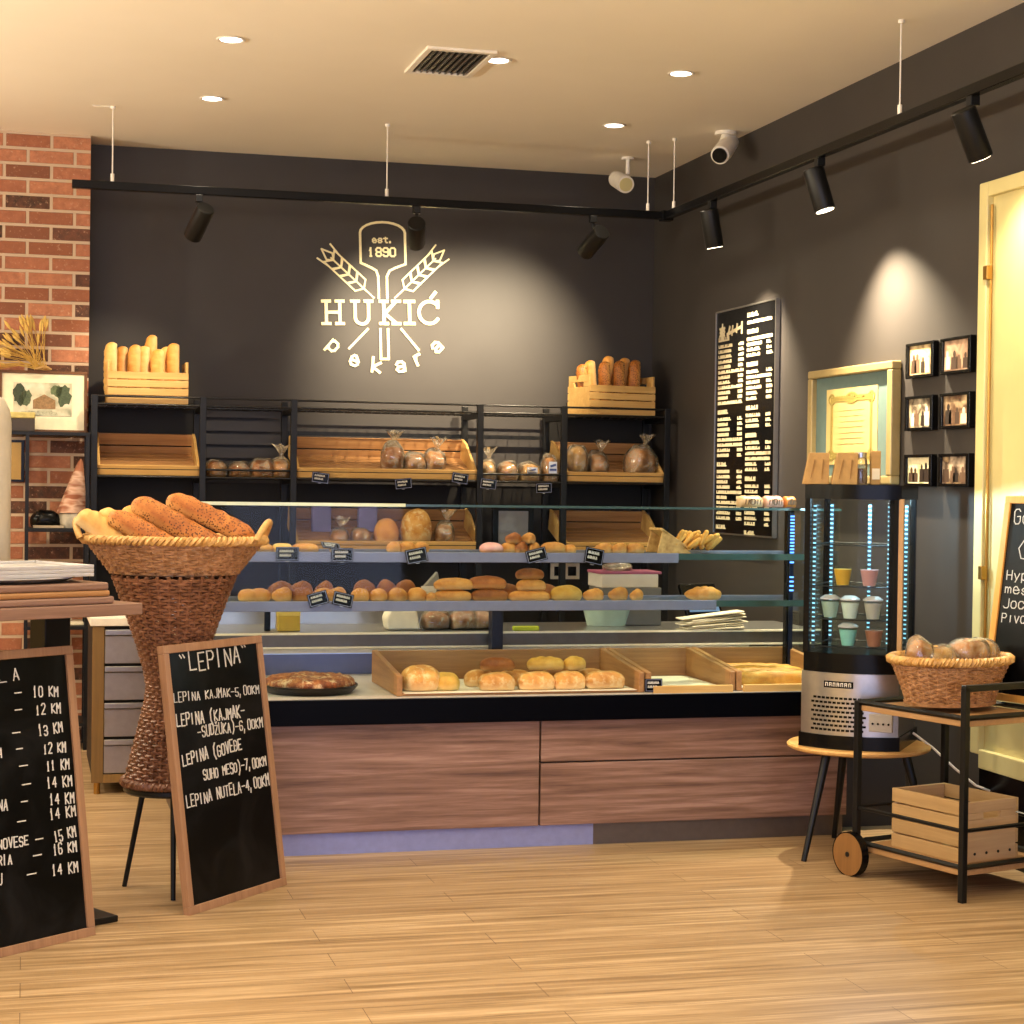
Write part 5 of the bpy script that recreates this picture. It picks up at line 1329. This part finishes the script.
MB().lathe([(0, 0), (.06, 0), (.07, .03), (.068, .07), (.04, .09), (0, .092)], 28).build('body', plain('pale_grey_body', '#b9b1a0', .7, nz=.25), r, 40)
r = thing('dark_ornament', 'dark rounded ornament beside the cone on the metal shelf', 'ornament', (.10, 9.42, 1.104))
bread(240, .15, .09, .09, 2.2, bend=.4).build('body', M['black_satin'], r, 60); MB().box(-.06, .09, -.05, .05, -.0, .012).build('foot', plain('pale_card', '#b8a58a', .6), r)
o = MB().box(-.06, .09, -.06, .06, 0, .012).build('folded_paper', M['paper'], None, bevel=.003); o.location = (.20, 9.42, .619); tag(o, 'folded cream paper on the lower metal shelf board', 'paper')
wh = thing('wheat_sheaf', 'bunch of dried golden wheat lying above the framed photo', 'wheat', (.03, 9.53, 1.90))
rn = random.Random(3); a_ = MB(); b_ = MB()
for i in range(46):
    an = rn.uniform(1.2, 3.3); l = rn.uniform(.12, .24); y = rn.uniform(-.03, .03)
    e = Vector((cos(an)*l*.9, y, sin(an)*l*.9 + .02)); s0 = Vector((.03+rn.uniform(-.03, .05), y*.4, rn.uniform(-.005, .02)))
    a_.tube([s0, (s0+e)/2+Vector((0, 0, .012)), e], .0016, 4)
    d = (e-s0).normalized(); b_.tube([e, e+d*.02, e+d*.04, e+d*.058], [.003, .008, .007, .001], 6)
MB.build(a_, 'stalks', plain('straw', '#c9a24e', .7), wh, 40)['kind'] = 'stuff'
MB.build(b_, 'ears', plain('wheat_ears', '#d9b560', .7, nz=.2), wh, 40)['kind'] = 'stuff'
MB().tube([(.02, -.02, .0), (.06, -.03, .012), (.09, -.02, .0), (.06, .02, .0)], .006, 6, True).build('tie', M['kraft'], wh, 40)

# ------------------------------------------------------------------ drawer cabinet in the staff area
dc = thing('drawer_cabinet', 'steel drawer cabinet with bronze frame and white top behind stand', 'cabinet', (.285, 8.0, 0))
MB().box(-.01, .66, -.012, .6, .722, .757).build('white_top', M['white'], dc, bevel=.003)
MB().box(0, .65, .01, .59, .085, .722).build('carcass', M['black_board'], dc)
for x in (0, .60): MB().box(x, x+.05, -.004, .03, .05, .722).build('frame_post', M['bronze_frame'], dc, bevel=.002)
MB().box(.05, .60, -.003, .03, .05, .085).build('frame_rail', M['bronze_frame'], dc)
for i in range(4):
    z = .09 + i*.157
    d_ = MB().box(.052, .598, -.002, .02, z, z+.118).build('drawer', plain('satin_drawer', '#a39b98', .35, .7), dc, bevel=.002)
    MB().box(.052, .598, -.012, .0, z+.122, z+.145).build('drawer_grip', M['steel'], d_, bevel=.002)
for x in (.025, .625): MB().cyl((x, .02, 0), (x, .02, .05), .014, 14).build('foot', M['brass'], dc, 40)

# ------------------------------------------------------------------ daylight through the shop front, camera, colour
w = bpy.data.worlds.new('dusk'); scn.world = w; w.use_nodes = True
bg = w.node_tree.nodes['Background']; bg.inputs['Color'].default_value = (.55, .62, .95, 1); bg.inputs['Strength'].default_value = 5

cd = bpy.data.cameras.new('camera'); cam = bpy.data.objects.new('camera', cd); col.objects.link(cam); scn.camera = cam
cd.sensor_width = 36; cd.lens = 36*1830/1024
v1 = Vector((25-512, 478-512, 1830)).normalized(); v2 = Vector((7360-512, 578-512, 1830))
xd = (v2 - v1*v2.dot(v1)).normalized(); zd = xd.cross(v1)
R = Matrix((xd, v1, zd))                 # rows: world axes seen by the lens
cam.matrix_world = Matrix(((R[0][0], -R[0][1], -R[0][2], 0), (R[1][0], -R[1][1], -R[1][2], 0), (R[2][0], -R[2][1], -R[2][2], 1.35), (0, 0, 0, 1)))
cd.clip_start = .05; cd.clip_end = 100
vs_ = scn.view_settings; vs_.view_transform = 'Standard'; vs_.look = 'None'; vs_.gamma = 1; vs_.exposure = 0.; vs_.use_curve_mapping = False
scn.cycles.use_denoising = True
scn.cycles.max_bounces = 10; scn.cycles.transparent_max_bounces = 24; scn.cycles.diffuse_bounces = 5; scn.cycles.glossy_bounces = 4
scn.cycles.caustics_reflective = False; scn.cycles.caustics_refractive = False
scn.cycles.sample_clamp_indirect = 6
